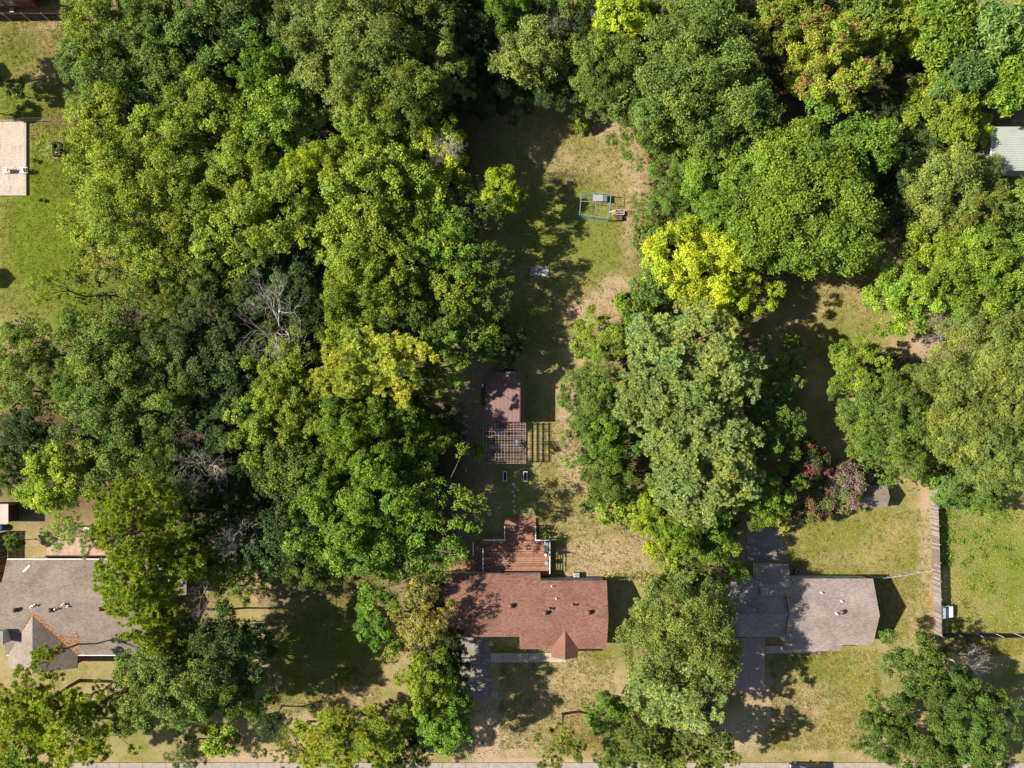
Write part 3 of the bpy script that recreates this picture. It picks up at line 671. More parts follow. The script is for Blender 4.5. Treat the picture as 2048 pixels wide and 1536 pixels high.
MB().bar((wr,v0-.01,3.465), (wr,v1+.01,3.465), .12, .03).build('ridge_cap', M['metal_brown'], rf)
MB().box(w0-.6, w0+.19, v0+2.2, v0+4.4, 0, .9).build('side_bench', M['wood_dark'], ws)
door(ws, gx(1000,0), v0+.15, .05, -1, M['wood_dark'])
# ---- pergola
q0, q1, r0, r1 = gx(966,2.5), gx(1052,2.5), gy(927,2.5), gy(845.5,2.5)
pg = thing('pergola', 'timber lattice-topped pergola built onto the brown workshop', 'pergola', ((q0+q1)/2, (r0+r1)/2, 0))
for xx in (q0+.15, (q0+q1)/2, q1-.15):
    for yy in (r0+.15, r1-.25): MB().cbox(xx, yy, 0, .12, .12, 2.32).build('post', M['wood_dark'], pg)
for xx in np.linspace(q0+.15, q1-.15, 8): MB().box(xx-.03, xx+.03, r0, r1, 2.36, 2.50).build('rafter', M['wood_dark'], pg)
for yy in (r0+.15, r1-.25): MB().box(q0, q1, yy-.035, yy+.035, 2.22, 2.358).build('beam', M['wood_dark'], pg)
sm1 = MB().box(0, q1-q0, -.024, .024, 2.502, 2.52).mesh('lattice_slat', M['wood_tan'])
for i, yy in enumerate(np.linspace(r0+.03, r1-.03, 24)):
    if i not in (6, 13, 17): link('lattice_slat', sm1, pg, (q0+g.normal()*.04, yy+g.normal()*.025, 0), g.normal()*.004)
sm2 = MB().box(-.022, .022, 0, r1-r0, 2.522, 2.538).mesh('lattice_slat', M['wood_tan'])
for xx in np.linspace(q0+.03, q1-.03, 15): link('lattice_slat', sm2, pg, (xx+g.normal()*.03, r0+g.normal()*.04, 0), g.normal()*.005)
# ------------------------------------------------------------------ trees (crown centre px, py, crown radius px, kind, leaf colour, height m, label, group)
def GG(short, group, mark, px, py): return ((short, mark, px, py), group)
G1 = GG('yellow-green tree of the dense grove', 'grove trees beside the sand court lawn', 'sand court', 26, 316)
G2 = GG('yellow-green tree of the lawn-side grove', 'grove trees bordering the back lawn', 'brown workshop', 1010, 790)
G3 = GG('dark green tree of the back woods', 'dark trees behind the back lawn', 'grey-green cedar', 1060, 122)
G4 = GG('olive-green tree of the tall clump', 'olive trees behind the grove', 'grey-green cedar', 1060, 122)
G5 = GG('mid-green tree of the wood', 'mid-green wood behind the grey-roofed house', 'round lime tree', 110, 955)
G6 = GG('dark green shaded tree of the wood', 'dark wood behind the grey-roofed house', 'large bleached dead tree', 535, 645)
G7 = GG('vivid green tree of the clump', 'vivid green trees beside the deck', 'timber deck', 1030, 1110)
G8 = GG('fine-leaved grey-green tree of the big clump', 'fine-leaved trees beyond the garden shed', 'tan garden shed', 1750, 993)
G9 = GG('feathery green tree of the woods', 'mimosas near the metal barn', 'pale metal barn', 2020, 298)
G10 = GG('yellow-green or olive tree of the edge', 'trees beside the metal barn', 'pale metal barn', 2020, 298)
G11 = GG('rounded dark green front lawn tree', 'front lawn trees of the tan-roofed house', 'white utility cart', 1890, 1220)
G12 = GG('pale blue-green pine of the tall clump', 'pale pines between the back lawns', 'concrete patio slab', 1530, 1088)
G13 = GG('olive-green kerbside pine', 'kerbside pines between the houses', 'dark parked car', 1630, 1537)
G14 = GG('yellow-green front yard pine', 'pines in the grey-roofed house front yard', 'grey-roofed house chimney', 0, 1280)
G15 = GG('small green lawn-edge tree', 'small trees across from the workshop', 'bare earth patch of the lawn', 1195, 620)
T = [
# grove beside the court lawn
(195,62,79,'fine_M','yg2',11)+G1,(300,40,77,'fine_M','green',11)+G1,(395,70,94,'broad_M','green',12)+G1,(222,165,94,'fine_M','green',11)+G1,(305,130,82,'fine_M','green',10)+G1,
(345,190,77,'open_M','green',10)+G1,(225,250,86,'fine_M','yg',11)+G1,(330,275,88,'fine_M','yg',11)+G1,(440,225,79,'broad_M','yg',11)+G1,(195,335,79,'open_M','yg',10)+G1,
(285,395,121,'fine_L','yg',13)+G1,(395,395,94,'fine_M','yg',12)+G1,(480,330,82,'fine_M','yg2',11)+G1,(560,420,90,'fine_M','yg',12)+G1,(450,470,94,'broad_M','yg',11)+G1,
(350,500,88,'fine_M','yg2',11)+G1,(200,470,79,'open_M','yg',10)+G1,(605,510,79,'broad_M','dark',7)+G6,(530,500,66,'fine_M','green',10)+G1,(500,400,66,'fine_M','yg2',11)+G1,(628,425,66,'broad_M','dark',6)+G6,
(110,575,42,'airy_M','yg',8,'thin-crowned yellow-green tree overhanging the lush lawn near the sand court',None),
(475,75,80,'broad_M','dark',11)+G3,(520,40,55,'broad_M','green',10)+G3,(430,140,60,'broad_M','dark',9)+G3,(600,20,50,'broad_M','dark',9)+G3,(925,60,70,'broad_M','dark',9)+G3,(900,170,55,'broad_M','dark',9)+G3,(985,120,50,'broad_M','dark',7)+G3,(1130,70,55,'broad_M','dark',8)+G3,(1150,150,40,'broad_S','dark',6)+G3,
(535,145,58,'broad_M','bright',12,'bright green tree standing alone among dark trees behind the grove',None),
(565,240,85,'broad_M','bright',12,'bright green drooping tree between the grove and the olive clump',None),
(625,345,55,'fine_M','lime',12,'lime yellow tree in the middle of the grove',None),
(292,572,64,'open_M','olive_y',9,'thin green tree flecked with gold with bare limbs beside the lush lawn',None),
(345,590,55,'fine_M','olive_y',9,'olive tree flecked with yellow beside the thin gold-flecked tree',None),
(1000,655,42,'open_M','green',5,'low open green tree in shade beyond the brown workshop',None),
(902,1335,40,'broad_M','dark',6,'dark low tree pressed against the concrete driveway',None),
(903,1288,34,'broad_M','dark',5.5,'dark low tree between the straw-coloured tree and the garage door',None),(908,1392,34,'broad_M','bright',5.5,'bright low tree at the lower end of the concrete driveway',None),  # both low trees are added to throw shade on the driveway
(1110,185,46,'broad_M','dark',6)+G3,(960,195,50,'broad_M','dark',6)+G3,(1030,195,42,'fine_M','dark',5)+G3,(1060,-25,60,'broad_M','green',9)+G3,(1150,-5,60,'broad_M','green',9)+G3,(1330,-15,70,'broad_M','green',10)+G3,(1450,-15,70,'broad_M','green',11)+G3,(1560,-35,70,'broad_M','dark',10)+G3,(1640,-5,60,'broad_M','green',10)+G3,(1740,-30,60,'broad_M','green',10)+G3,(640,-20,70,'broad_M','green',10)+G3,(850,-30,70,'broad_M','dark',10)+G3,(960,-20,55,'broad_M','dark',9)+G3,(250,-25,60,'fine_M','green',10)+G3,(430,-20,60,'fine_M','green',10)+G3,
(430,1000,60,'broad_M','dark',8)+G6,(400,1085,52,'broad_M','green',8)+G5,(435,1140,46,'fine_M','yg',7)+G5,(525,1100,56,'broad_M','dark',9)+G6,(350,985,60,'fine_M','green',10)+G5,
# olive clump
(640,85,94,'fine_M','gg',13)+G4,(755,75,121,'fine_L','gg',15)+G4,(675,170,94,'fine_M','gg',13)+G4,(800,185,110,'fine_L','olive_y',14)+G4,(860,50,72,'fine_M','gg',13)+G4,(880,130,66,'fine_M','gg',12)+G4,(740,160,77,'fine_M','gg',14)+G4,
(1060,122,78,'cedar','gg',11,'dense grey-green cedar standing at the end of the long back lawn',None),
(1010,25,50,'broad_M','bright',10,'bright green tree behind the grey-green cedar',None),
(1110,60,32,'bare','',9,'pale bare dead tree behind the grey-green cedar',None),
(1195,15,28,'bare','',9,'crooked bare dead tree beside the lime tree in the back woods',None),
(1245,40,62,'broad_M','lime',11,'lime green tree between the cedar and the broad fine-leaved tree',None),
(1205,140,75,'fine_M','green',11,'mid-green upright tree next to the cedar at the lawn end',None),
(1225,205,45,'fine_M','gg',8)+('low grey-green tree at the bare earth end of the back lawn',None),
# grove bordering the back lawn
(730,262,72,'broad_M','yg',12)+G2,(862,290,68,'broad_M','lime',10)+G2,(750,372,94,'broad_M','yg',13)+G2,(850,370,82,'broad_M','yg',9.5)+G2,(712,480,90,'broad_M','yg',12)+G2,(825,465,99,'broad_M','yg',10)+G2,
(755,560,99,'broad_L','yg',13)+G2,(868,570,90,'broad_M','yg',9.5)+G2,(655,440,61,'broad_M','dark',6)+G6,(690,340,61,'broad_M','yg',11)+G2,(900,480,70,'airy_M','bright',11)+G2,(700,660,61,'broad_M','yg',11)+G2,(800,620,66,'broad_M','green',11)+G2,
(950,440,66,'airy_M','green',9.5,'mid-green tree between the grove and the small lime-gold tree',None),
(1003,385,48,'broad_M','lime',8,'small lime-gold tree at the edge of the long back lawn',None),
(965,528,58,'airy_M','green',9,'darker green tree leaning over the back lawn near the concrete lid',None),
(965,608,56,'airy_M','green',8,'slim green tree at the shaded side of the back lawn',None),
(900,310,32,'bare','',13,'grey leafless treetop poking through the grove by the back lawn',None),
(930,690,74,'airy_M','bright',10,'bright green tree with yellow tips overhanging the brown workshop roof',None),
(880,660,55,'broad_M','green',10,'green tree between the straw-coloured pine and the workshop',None),
(1010,690,45,'fine_M','dark',6,'low dark green tree in shade behind the brown workshop',None),
(690,740,60,'pine_M','ypine',14,'straw-coloured pine in the trio beside the vivid green clump','trio of straw-coloured pines'),
(790,738,68,'pine_M','ypine',14,'straw-coloured pine in the trio beside the vivid green clump','trio of straw-coloured pines'),
(735,720,62,'pine_M','ypine',13,'straw-coloured pine in the trio beside the vivid green clump','trio of straw-coloured pines'),
# shaded wood below the grove
(510,570,65,'broad_M','dark',9)+G6,(420,560,62,'fine_M','green',10)+G6,(610,600,70,'broad_M','dark',9)+G6,(420,640,75,'fine_M','dark',9)+G6,(430,740,85,'broad_M','dark',10)+G6,(500,700,60,'broad_M','dark',8)+G6,(445,850,62,'broad_M','dark',9)+G6,(350,700,65,'fine_M','dark',10)+G6,(640,660,50,'broad_M','dark',8)+G6,(565,960,58,'broad_M','dark',9)+G6,(490,960,50,'broad_M','dark',7)+G6,(500,1020,55,'broad_M','dark',8)+G6,(60,870,55,'broad_M','dark',8)+G6,
(235,720,101,'fine_M','green',12)+G5,(238,830,97,'fine_M','green',12)+G5,(335,790,88,'fine_M','green',11)+G5,(230,935,79,'open_M','green',10)+G5,(320,900,75,'fine_M','green',10)+G5,(175,770,55,'fine_M','green',10)+G5,(320,650,45,'open_M','olive_y',8)+G5,
(535,645,70,'bare','',14,'large bleached dead tree in the dark wood below the grove',None),
(285,640,36,'bare','',8,'slender dead tree rising over the lush lawn edge',None),
(395,930,58,'bare','',11,'spreading dead tree beside the dark wood near the yellow pine',None),
(470,1065,50,'bare','',11,'dead tree above the yellowing sparse tree',None),
(52,702,68,'fine_M','olive_y',9,'dark olive tree flecked with yellow at the lush lawn end',None),
(150,645,42,'open_M','olive_y',8,'thin olive tree below the lush lawn',None),
(30,780,60,'open_M','olive_y',8,'sparse olive tree with yellow patches in the side wood',None),
(115,760,55,'fine_M','olive',8,'olive tree between the side wood and mid-green trees',None),
(110,955,72,'broad_M','lime',9,'rounded lime green tree beside the neighbouring cream outbuilding',None),
(20,940,50,'fine_M','green',7,'dark green tree over the neighbouring cream outbuilding',None),
# clump beside the deck
(570,745,72,'broad_M','yg',11)+('yellow-green tree between the straw-coloured pines and the dark wood','trees below the straw-coloured pines'),
(530,850,72,'broad_M','yg',11)+('yellow-green tree between the straw-coloured pines and the dark wood','trees below the straw-coloured pines'),
(610,830,70,'broad_M','yg',11)+('yellow-green tree between the straw-coloured pines and the dark wood','trees below the straw-coloured pines'),
(600,930,85,'broad_M','green',11)+G7,(730,860,95,'broad_L','bright',13)+G7,(830,890,70,'broad_M','bright',8)+G7,(750,985,112,'broad_L','bright',12.5)+G7,(870,1005,84,'airy_M','bright',10.5)+G7,(660,1045,85,'broad_M','bright',12)+G7,(820,1085,98,'open_M','bright',10)+G7,(735,1095,82,'broad_M','bright',12)+G7,(665,960,60,'broad_M','bright',12)+G7,
(590,1080,78,'broad_M','dark',11,'dark green rounded tree beside the shaded side lawn',None),
(640,1130,50,'broad_M','green',10,'mid-green tree edging the shaded side lawn',None),
(900,860,42,'fine_M','dark',5,'low dark tree in the shade beside the lattice pergola',None),
(875,770,45,'open_M','olive_y',7,'thin tree with tan leaves beside the brown workshop',None),
(960,900,18,'broad_S','yg',3,'small yellow-green bush beside the lattice pergola',None,'bush','bush'),
# grey-roofed house surroundings
(290,1045,95,'pine_L','pine',16,'tall yellow-green pine rising behind the grey-roofed house',None),
(275,1165,85,'pine_L','pine',15,'yellow-green pine overhanging the end of the grey roof',None),
(205,990,40,'pine_open','pine',11,'thin pine top beside the tall yellow-green pine',None),
(360,1130,60,'pine_M','pine',13,'pine beside the dead limbs at the grey roof end',None),
(395,1190,38,'bare','',7,'dead grey limbs beside the pine at the grey roof end',None),
(330,1260,55,'pine_M','pine',13,'pine between the grey roof and the broad dark oak',None),
(395,1280,32,'pine_open','pine',11,'small pine tuft beside the broad dark oak',None),
(480,1140,62,'open_M','olive_y',9,'yellowing sparse tree between the pines and the shaded side lawn',None),
(135,1060,42,'open_M','yg',5,'sparse young tree overhanging the pinkish deck',None),
(190,1080,36,'open_M','green',5,'small leafy tree between the white chairs and the grey roof',None),
(30,1085,18,'broad_S','green',3.2,'small dark bush beside the brown board fence',None,'bush','bush'),
(350,1350,112,'broad_L','gg',14,'broad grey-green oak in front of the grey-roofed house',None),
(270,1400,55,'broad_M','gg',10,'grey-green tree beside the broad oak in the front yard',None),
(470,1290,80,'broad_M','dark',13.5,'dark green tree shading the side lawn beside the broad oak',None),
(475,1380,58,'broad_M','green',12,'mid-green tree between the broad oak and the kerb',None),
(95,1315,54,'pine_open','pine',12)+G14,(60,1420,75,'pine_M','pine',13)+G14,(130,1455,80,'pine_M','pine',13)+G14,(40,1500,75,'pine_M','pine',13)+G14,(205,1480,60,'pine_open','pine',12)+G14,(170,1400,50,'pine_open','pine',12)+G14,
(440,1480,36,'broad_S','lime',5,'small lime green tree beside the kerb and bare earth verge',None),
(540,1440,42,'open_M','dark',7,'leaning sparse dark tree on the shaded verge',None),
(375,1500,40,'open_M','dark',5,'low dark tree beside the small lime tree at the kerb',None),
(580,1495,55,'pine_open','dpine',10,'small open pine over the bare earth verge',None),
(660,1480,70,'pine_M','pine',11,'pine with bleached dead branches at the kerb','kerbside pines with dead limbs'),
(745,1470,70,'pine_M','pine',11,'pine with bleached dead branches at the kerb','kerbside pines with dead limbs'),
(695,1480,55,'bare','',10,'bleached dead tree standing between the two kerbside pines',None),
(765,1245,52,'broad_M','bright',8,'rounded bright green tree beside the red-roofed house',None),
(840,1245,62,'open_M','straw',9.5,'straw-coloured half dead tree against the red-roofed house wall',None),
(845,1160,48,'open_M','straw',8,'sparse straw-green tree between the deck and the side lawn',None),
(855,1360,58,'broad_M','yg',10.5,'yellow-green tree beside the concrete driveway',None),
(885,1440,64,'broad_M','bright',10,'bright green tree at the kerb end of the driveway track',None),
(800,1500,50,'broad_M','dark',7,'dark green tree behind the kerbside dead tree',None),
(692,1355,16,'shrub','yg',1.6,'small yellow-green shrub on the shaded side lawn',None),
# small trees across from the workshop, tall clump
(1195,680,55,'broad_M','yg',6,'small yellow-green tree on the bare earth patch of the back lawn',None),
(1265,618,38,'broad_S','bright',5,'round bright green tree beside the bare earth patch',None),
(1310,570,45,'mimosa','blue',8,'blue-green feathery tree under the bright yellow tree',None),
(1182,785,62,'fine_M','green',9)+G15,(1175,850,42,'fine_M','green',8)+G15,(1205,890,58,'broad_M','bright',8)+G15,(1215,960,55,'fine_M','green',9)+G15,(1240,830,50,'fine_M','green',8)+G15,(1225,1010,36,'broad_S','yg',6)+G15,
(1320,700,85,'pine_L','palepine',15)+G12,(1400,690,80,'pine_L','palepine',16)+G12,(1310,790,82,'pine_L','palepine',15)+G12,(1440,750,80,'pine_L','palepine',15)+G12,(1390,800,70,'pine_L','palepine',15)+G12,(1345,880,70,'pine_L','palepine',14)+G12,(1430,870,85,'pine_L','palepine',14)+G12,(1380,960,90,'pine_L','palepine',14)+G12,(1450,950,75,'pine_L','palepine',14)+G12,
(1545,740,62,'broad_M','green',9,'dark green tree shaded by the pale pines beside the second lawn',"shaded trees beside the second lawn"),
(1540,850,62,'broad_M','green',9,'dark green tree shaded by the pale pines beside the second lawn',"shaded trees beside the second lawn"),
(1520,990,62,'broad_M','bright',9,'bright green tree between the pale pines and the red blossom',None),
(1300,1020,42,'broad_M','lime',8,'lime yellow tree at the corner of the dry back lawn',"lime trees beside the dry back lawn"),
(1325,1085,44,'broad_M','lime',9,'lime yellow tree at the corner of the dry back lawn',"lime trees beside the dry back lawn"),
(1370,1050,62,'broad_M','bright',10,'vivid green tree between the lime trees and the patio slab',"vivid trees beside the patio slab"),
(1415,1105,58,'broad_M','bright',9,'vivid green tree between the lime trees and the patio slab',"vivid trees beside the patio slab"),
(1365,1150,50,'fine_M','gg',9,'grey-green tree behind the tall conifer between the houses',None),
(1365,1265,125,'fine_L','olive',14,'huge dense olive-green conifer between the red and tan roofed houses',None),
(1320,1370,72,'pine_M','palepine',12,'pale pine on the kerb side of the huge olive conifer','pale pines below the olive conifer'),
(1365,1400,62,'pine_M','palepine',12,'pale pine on the kerb side of the huge olive conifer','pale pines below the olive conifer'),
(1220,1425,48,'broad_M','bright',6,'glossy green holly beside the orange earth of the front lawn',None),
(1290,1480,62,'pine_M','dpine',11)+G13,(1350,1500,50,'pine_M','dpine',10)+G13,(1430,1500,42,'pine_M','dpine',10)+G13,(1230,1510,40,'broad_M','green',6,'dark holly bush beside the open pine at the kerb',None),
(1135,1490,62,'pine_open','dpine',12,'open pine with bare limbs over the orange earth patch',None),
# woods behind second lawn
(1385,165,150,'fine_L','green',15,'huge fine-leaved green tree at the end of the long back lawn',None,None,'tree',(1.15,1.15,1.35)),
(1470,230,85,'fine_M','green',13,'fine-leaved green tree merged with the huge one behind the lawn',None),
(1300,240,70,'fine_M','green',11,'fine-leaved low green tree edging the bare earth of the lawn end',None),
(1655,120,98,'broad_L','brown',13,'yellow-green tree with brown dead sprays in the back woods','brown-flecked trees'),
(1560,50,70,'broad_M','brown',12,'yellow-green tree with brown dead sprays in the back woods','brown-flecked trees'),
(1730,40,60,'mimosa','green',11)+G9,(1880,60,85,'mimosa','bright',11)+G9,(1970,80,85,'mimosa','blue',11)+G9,(1920,150,60,'mimosa','blue',10)+G9,(2010,165,62,'mimosa','bright',10)+G9,(1800,60,60,'broad_M','yg',10)+G9,(2050,60,70,'mimosa','bright',11)+G9,
(1590,400,168,'fine_L','yg',14,'huge rounded yellow-green tree between the back lawn and second lawn',None,None,'tree',(.68,.82,.9)),
(1680,310,85,'broad_M','yg',13,'yellow-green tree behind the huge rounded tree',None,None,'tree',(.7,.85,.9)),
(1400,540,105,'broad_L','lime',11,'bright yellow tree at the edge of the long back lawn',None,None,'tree',(1.15,1.12,1)),
(1480,600,55,'broad_M','lime',9,'yellow tree half hidden beside the bright yellow tree',None),
(1340,320,62,'fine_M','brown2',7,'tangled green tree with brown sprays beside the back lawn','tangled lawn edge trees'),
(1330,410,55,'fine_M','brown2',7,'tangled green tree with brown sprays beside the back lawn','tangled lawn edge trees'),
(1410,340,70,'broad_M','bright',9,'bright green tree behind the tangled lawn edge trees','bright trees beside the wire pen lawn'),
(1420,430,60,'broad_M','bright',9,'bright green tree behind the tangled lawn edge trees','bright trees beside the wire pen lawn'),
(1310,480,40,'broad_S','green',5,'low green bush between the back lawn and bright yellow tree',None),
(1875,225,86,'broad_M','yg',8)+G10,(1955,262,34,'broad_M','lime',4.5)+G10,(1870,390,95,'fine_M','olive',11)+G10,(1940,355,55,'fine_M','olive',6)+G10,(1930,440,65,'fine_M','olive',11)+G10,
(1800,330,65,'broad_M','dark',8,'dark shaded tree in the gap beside the huge rounded tree','shaded trees in the gap'),
(1790,430,60,'broad_M','dark',8,'dark shaded tree in the gap beside the huge rounded tree','shaded trees in the gap'),
(1760,230,45,'broad_M','dark',7,'dark shaded tree in the gap beside the huge rounded tree','shaded trees in the gap'),
(2005,425,55,'mimosa','green',9,'feathery green tree below the pale metal barn roof',None),
(1960,545,105,'broad_L','yg',12,'broad yellow-green tree with exposed limbs beside the second lawn','yellow-green trees beside the second lawn',None,'tree',(.85,.97,1)),
(1800,600,75,'broad_M','yg',10,'broad yellow-green tree with exposed limbs beside the second lawn','yellow-green trees beside the second lawn',None,'tree',(.9,1,.9)),
(1870,530,75,'broad_M','yg',11,'broad yellow-green tree with exposed limbs beside the second lawn','yellow-green trees beside the second lawn',None,'tree',(.9,1,.9)),
(1705,735,58,'broad_M','yg',8,'small olive-green tree on the second lawn beyond the garden shed',None),
(1885,650,32,'bare','',8,'grey exposed dead limbs beside the broad yellow-green trees',None),
(1970,720,105,'fine_L','gg',12)+G8,(1760,830,95,'fine_L','green',11)+G8,(1900,840,105,'fine_L','gg',12)+G8,(1800,900,70,'fine_M','green',10)+G8,(1990,900,90,'fine_L','gg',12)+G8,(2050,800,80,'fine_M','gg',12)+G8,(1850,780,62,'fine_M','gg',10)+G8,(1980,800,70,'fine_M','olive',12)+G8,(1960,980,55,'fine_M','green',9)+G8,(2060,640,70,'fine_M','gg',11)+G8,
(1910,985,42,'mimosa','blue',6,'blue-green feathery tree at the end of the long board fence',None),
(1862,960,18,'shrub','bright',2,'bright green shrub at the end of the long board fence',None),
(1615,925,48,'myrtle','pink',6,'red flowering crape myrtle beside the second lawn','red crape myrtles'),(1640,1000,46,'myrtle','pink',5,'red flowering crape myrtle beside the second lawn','red crape myrtles'),
(1575,985,38,'myrtle','pink',5,'red flowering crape myrtle beside the second lawn','red crape myrtles'),
(1690,975,48,'myrtle','mauve',5,'mauve flowering crape myrtle beside the tan garden shed',None),
(1560,1040,22,'shrub','straw',2,'brownish shrub at the corner of the patio slab',None),
(1598,1020,20,'shrub','mauve',2,'low mauve shrub below the red crape myrtles',None),
(1828,1345,76,'broad_M','green',9)+G11,(1900,1380,50,'broad_M','green',9)+G11,(1930,1440,84,'broad_L','green',9.5)+G11,(1768,1460,58,'broad_M','green',8)+G11,(1850,1500,64,'broad_M','green',9)+G11,(1950,1512,48,'broad_M','green',8)+G11,
(1163,250,14,'shrub','yg',2,'little green bush standing on the back lawn by the cedar',None),
(35,180,22,'broad_S','gg',3.4,'small grey-green ornamental tree on the side lawn by the board fence',None),
(70,322,4,'shrub','green',.6,'tiny sapling on the lush lawn beside the sand court','saplings beside the sand court'),
(83,401,4,'shrub','green',.6,'tiny sapling on the lush lawn beside the sand court','saplings beside the sand court'),
(-60,120,48,'broad_M','green',8,'tree just beyond the side lawn shading the board fence lawn',None),
(-30,210,24,'broad_S','gg',4,'small tree at the edge of the side lawn',None),
(1930,1335,38,'bare','',6,'leafless grey limbs among the rounded front lawn trees',None),
]
REL = {'trio of straw-coloured pines': ('straw-coloured pine of the trio', 'brown workshop', 1010, 790), 'trees below the straw-coloured pines': ('yellow-green tree beside the straw-coloured pines', 'brown workshop', 1010, 790),
 'kerbside pines with dead limbs': ('kerbside pine flanking the bleached dead tree', 'concrete driveway', 950, 1330), 'shaded trees beside the second lawn': ('dark tree shaded by the pale pines', 'concrete patio slab', 1530, 1088),
 'lime trees beside the dry back lawn': ('lime yellow tree beside the dry lawn', 'timber deck', 1030, 1110), 'vivid trees beside the patio slab': ('vivid green tree behind the lime trees', 'concrete patio slab', 1530, 1088),
 'pale pines below the olive conifer': ('pale pine below the huge olive conifer', 'dark parked car', 1630, 1537), 'brown-flecked trees': ('yellow-green tree with brown dead sprays', 'pale metal barn', 2020, 298),
 'tangled lawn edge trees': ('tangled lawn-edge tree with brown sprays', 'wire pen', 1190, 410), 'bright trees beside the wire pen lawn': ('bright green tree behind the tangled trees', 'wire pen', 1190, 410),
 'shaded trees in the gap': ('dark tree in the shaded gap', 'pale metal barn', 2020, 298), 'yellow-green trees beside the second lawn': ('broad yellow-green tree with exposed limbs', 'tan garden shed', 1750, 993),
 'red crape myrtles': ('red flowering crape myrtle', 'tan garden shed', 1750, 993), 'saplings beside the sand court': ('tiny sapling on the lush lawn', 'brick house', 40, 5)}
T = [t[:6]+(REL[t[7]],)+t[7:] if t[7] in REL else t for t in T]
ORD = 'first second third fourth fifth sixth seventh eighth ninth tenth eleventh twelfth thirteenth fourteenth fifteenth sixteenth seventeenth eighteenth nineteenth twentieth twenty-first twenty-second twenty-third twenty-fourth twenty-fifth twenty-sixth twenty-seventh twenty-eighth twenty-ninth thirtieth'.split()
for gname in {t[7] for t in T if isinstance(t[6], tuple)}:
    rows = [i for i, t in enumerate(T) if t[7] == gname]; rows.sort(key=lambda i: math.hypot(T[i][0]-T[i][6][2], T[i][1]-T[i][6][3]))
    for k, i in enumerate(rows): t = T[i]; T[i] = t[:6]+('%s %s counting from the %s' % (ORD[k], t[6][0], t[6][1]),)+t[7:]
T = [t+(None, 'tree', (.72, .80, .82)) if 'front lawn trees' in str(t[7]) else t for t in T]
for t in T: tree(*t[:8], *([t[8]] if len(t) > 8 else []), **(dict(cat=t[9]) if len(t) > 9 else {}), **(dict(tint=t[10]) if len(t) > 10 else {}))
# ------------------------------------------------------------------ undergrowth, weeds, grass: nobody could count these
def scatter(polys, n, g):
    out = []
    for x0, y0, x1, y1, w in polys:
        k = int(n*w); out.append(np.stack([g.uniform(x0, x1, k), g.uniform(y0, y1, k)], -1))
    p = np.concatenate(out); return np.stack([(p[:, 0]-NX)*S, -(p[:, 1]-NY)*S], -1)
def ground_leaves(name, label, cat, polys, n, nl, rad, hgt, ln, wd, mat, seed, tri=False):
    g = np.random.default_rng(seed); p = scatter(polys, n, g); n = len(p)
    rr = rad*g.uniform(.5, 1.5, n); hh = hgt*g.uniform(.35, 1.4, n)
    o = g.normal(size=(n, nl, 3))*.5; o[..., 2] = np.abs(o[..., 2])
    C = np.concatenate([p, np.zeros((n, 1))], 1)[:, None]+o*np.stack([rr, rr, hh], -1)[:, None]; C[..., 2] += .03
    tone = np.clip(g.normal(.5, .18, (n, 1))+g.normal(0, .17, (n, nl)), 0, 1); cl = np.broadcast_to(g.random((n, 1)), tone.shape)
    if tri:
        D = unit(np.stack([g.normal(size=(n, nl))*.6, g.normal(size=(n, nl))*.6, np.abs(g.normal(size=(n, nl)))+.35], -1)); C[..., 2] = 0
        V, F, t, c = needles(C.reshape(-1, 3), D.reshape(-1, 3), ln, wd, tone.ravel(), cl.ravel(), g)
    else:
        nn = unit(np.array([0, 0, .8])+.7*g.normal(size=C.shape)); V, F, t, c = leaves(C.reshape(-1, 3), nn.reshape(-1, 3), ln, wd, tone.ravel(), cl.ravel(), g)
    ob = link(name, npmesh(name, V, F, mat, {'tone': t, 'clump': c})); tag(ob, label, cat, kind='stuff'); return ob
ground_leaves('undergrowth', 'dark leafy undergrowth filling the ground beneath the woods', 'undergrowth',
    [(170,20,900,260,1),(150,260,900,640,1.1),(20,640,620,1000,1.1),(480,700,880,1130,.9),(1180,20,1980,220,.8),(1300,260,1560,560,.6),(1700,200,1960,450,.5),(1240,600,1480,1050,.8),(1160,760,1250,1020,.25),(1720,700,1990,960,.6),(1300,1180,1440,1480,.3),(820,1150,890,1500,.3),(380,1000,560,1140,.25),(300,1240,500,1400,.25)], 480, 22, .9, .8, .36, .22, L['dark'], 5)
ground_leaves('weeds', 'yellow-green weeds covering the overgrown lot behind the long board fence', 'weeds', [(1890,990,2120,1262,1)], 1100, 11, .55, .10, .17, .06, L['wild'], 6)
ground_leaves('weed_clumps', 'taller green weed clumps in the overgrown lot behind the board fence', 'weeds', [(1890,1010,2100,1240,1),(1880,1000,1902,1130,1.2)], 26, 70, .8, .35, .2, .11, L['bright'], 8)
ground_leaves('grass', 'short dry grass blades scattered over the lawns', 'grass',
    [(960,240,1290,700,1),(1080,840,1300,1150,.6),(1000,1300,1230,1500,.6),(1540,1300,1760,1500,.7),(1580,1020,1860,1150,.5),(1750,1150,1860,1280,.3),(1560,540,1760,720,.4),(0,40,170,240,.4),(0,390,200,640,.5),(60,240,170,390,.3),(540,1140,760,1430,.6),(1890,1280,2048,1310,.15)], 4200, 10, .35, .0, .2, .04, L['straw'], 9, True)
ground_leaves('lawn_weeds', 'small green weed tufts dotted over the dry lawns', 'weeds',
    [(960,240,1290,700,1),(1080,840,1300,1150,.5),(1000,1300,1230,1500,.5),(1540,1300,1760,1500,.7),(1580,1020,1860,1150,.5),(1750,1150,1860,1280,.25),(1560,540,1760,720,.4),(0,40,170,240,.4),(540,1140,760,1430,.6),(1890,1280,2048,1310,.15)], 420, 9, .28, .07, .15, .07, L['green'], 19)
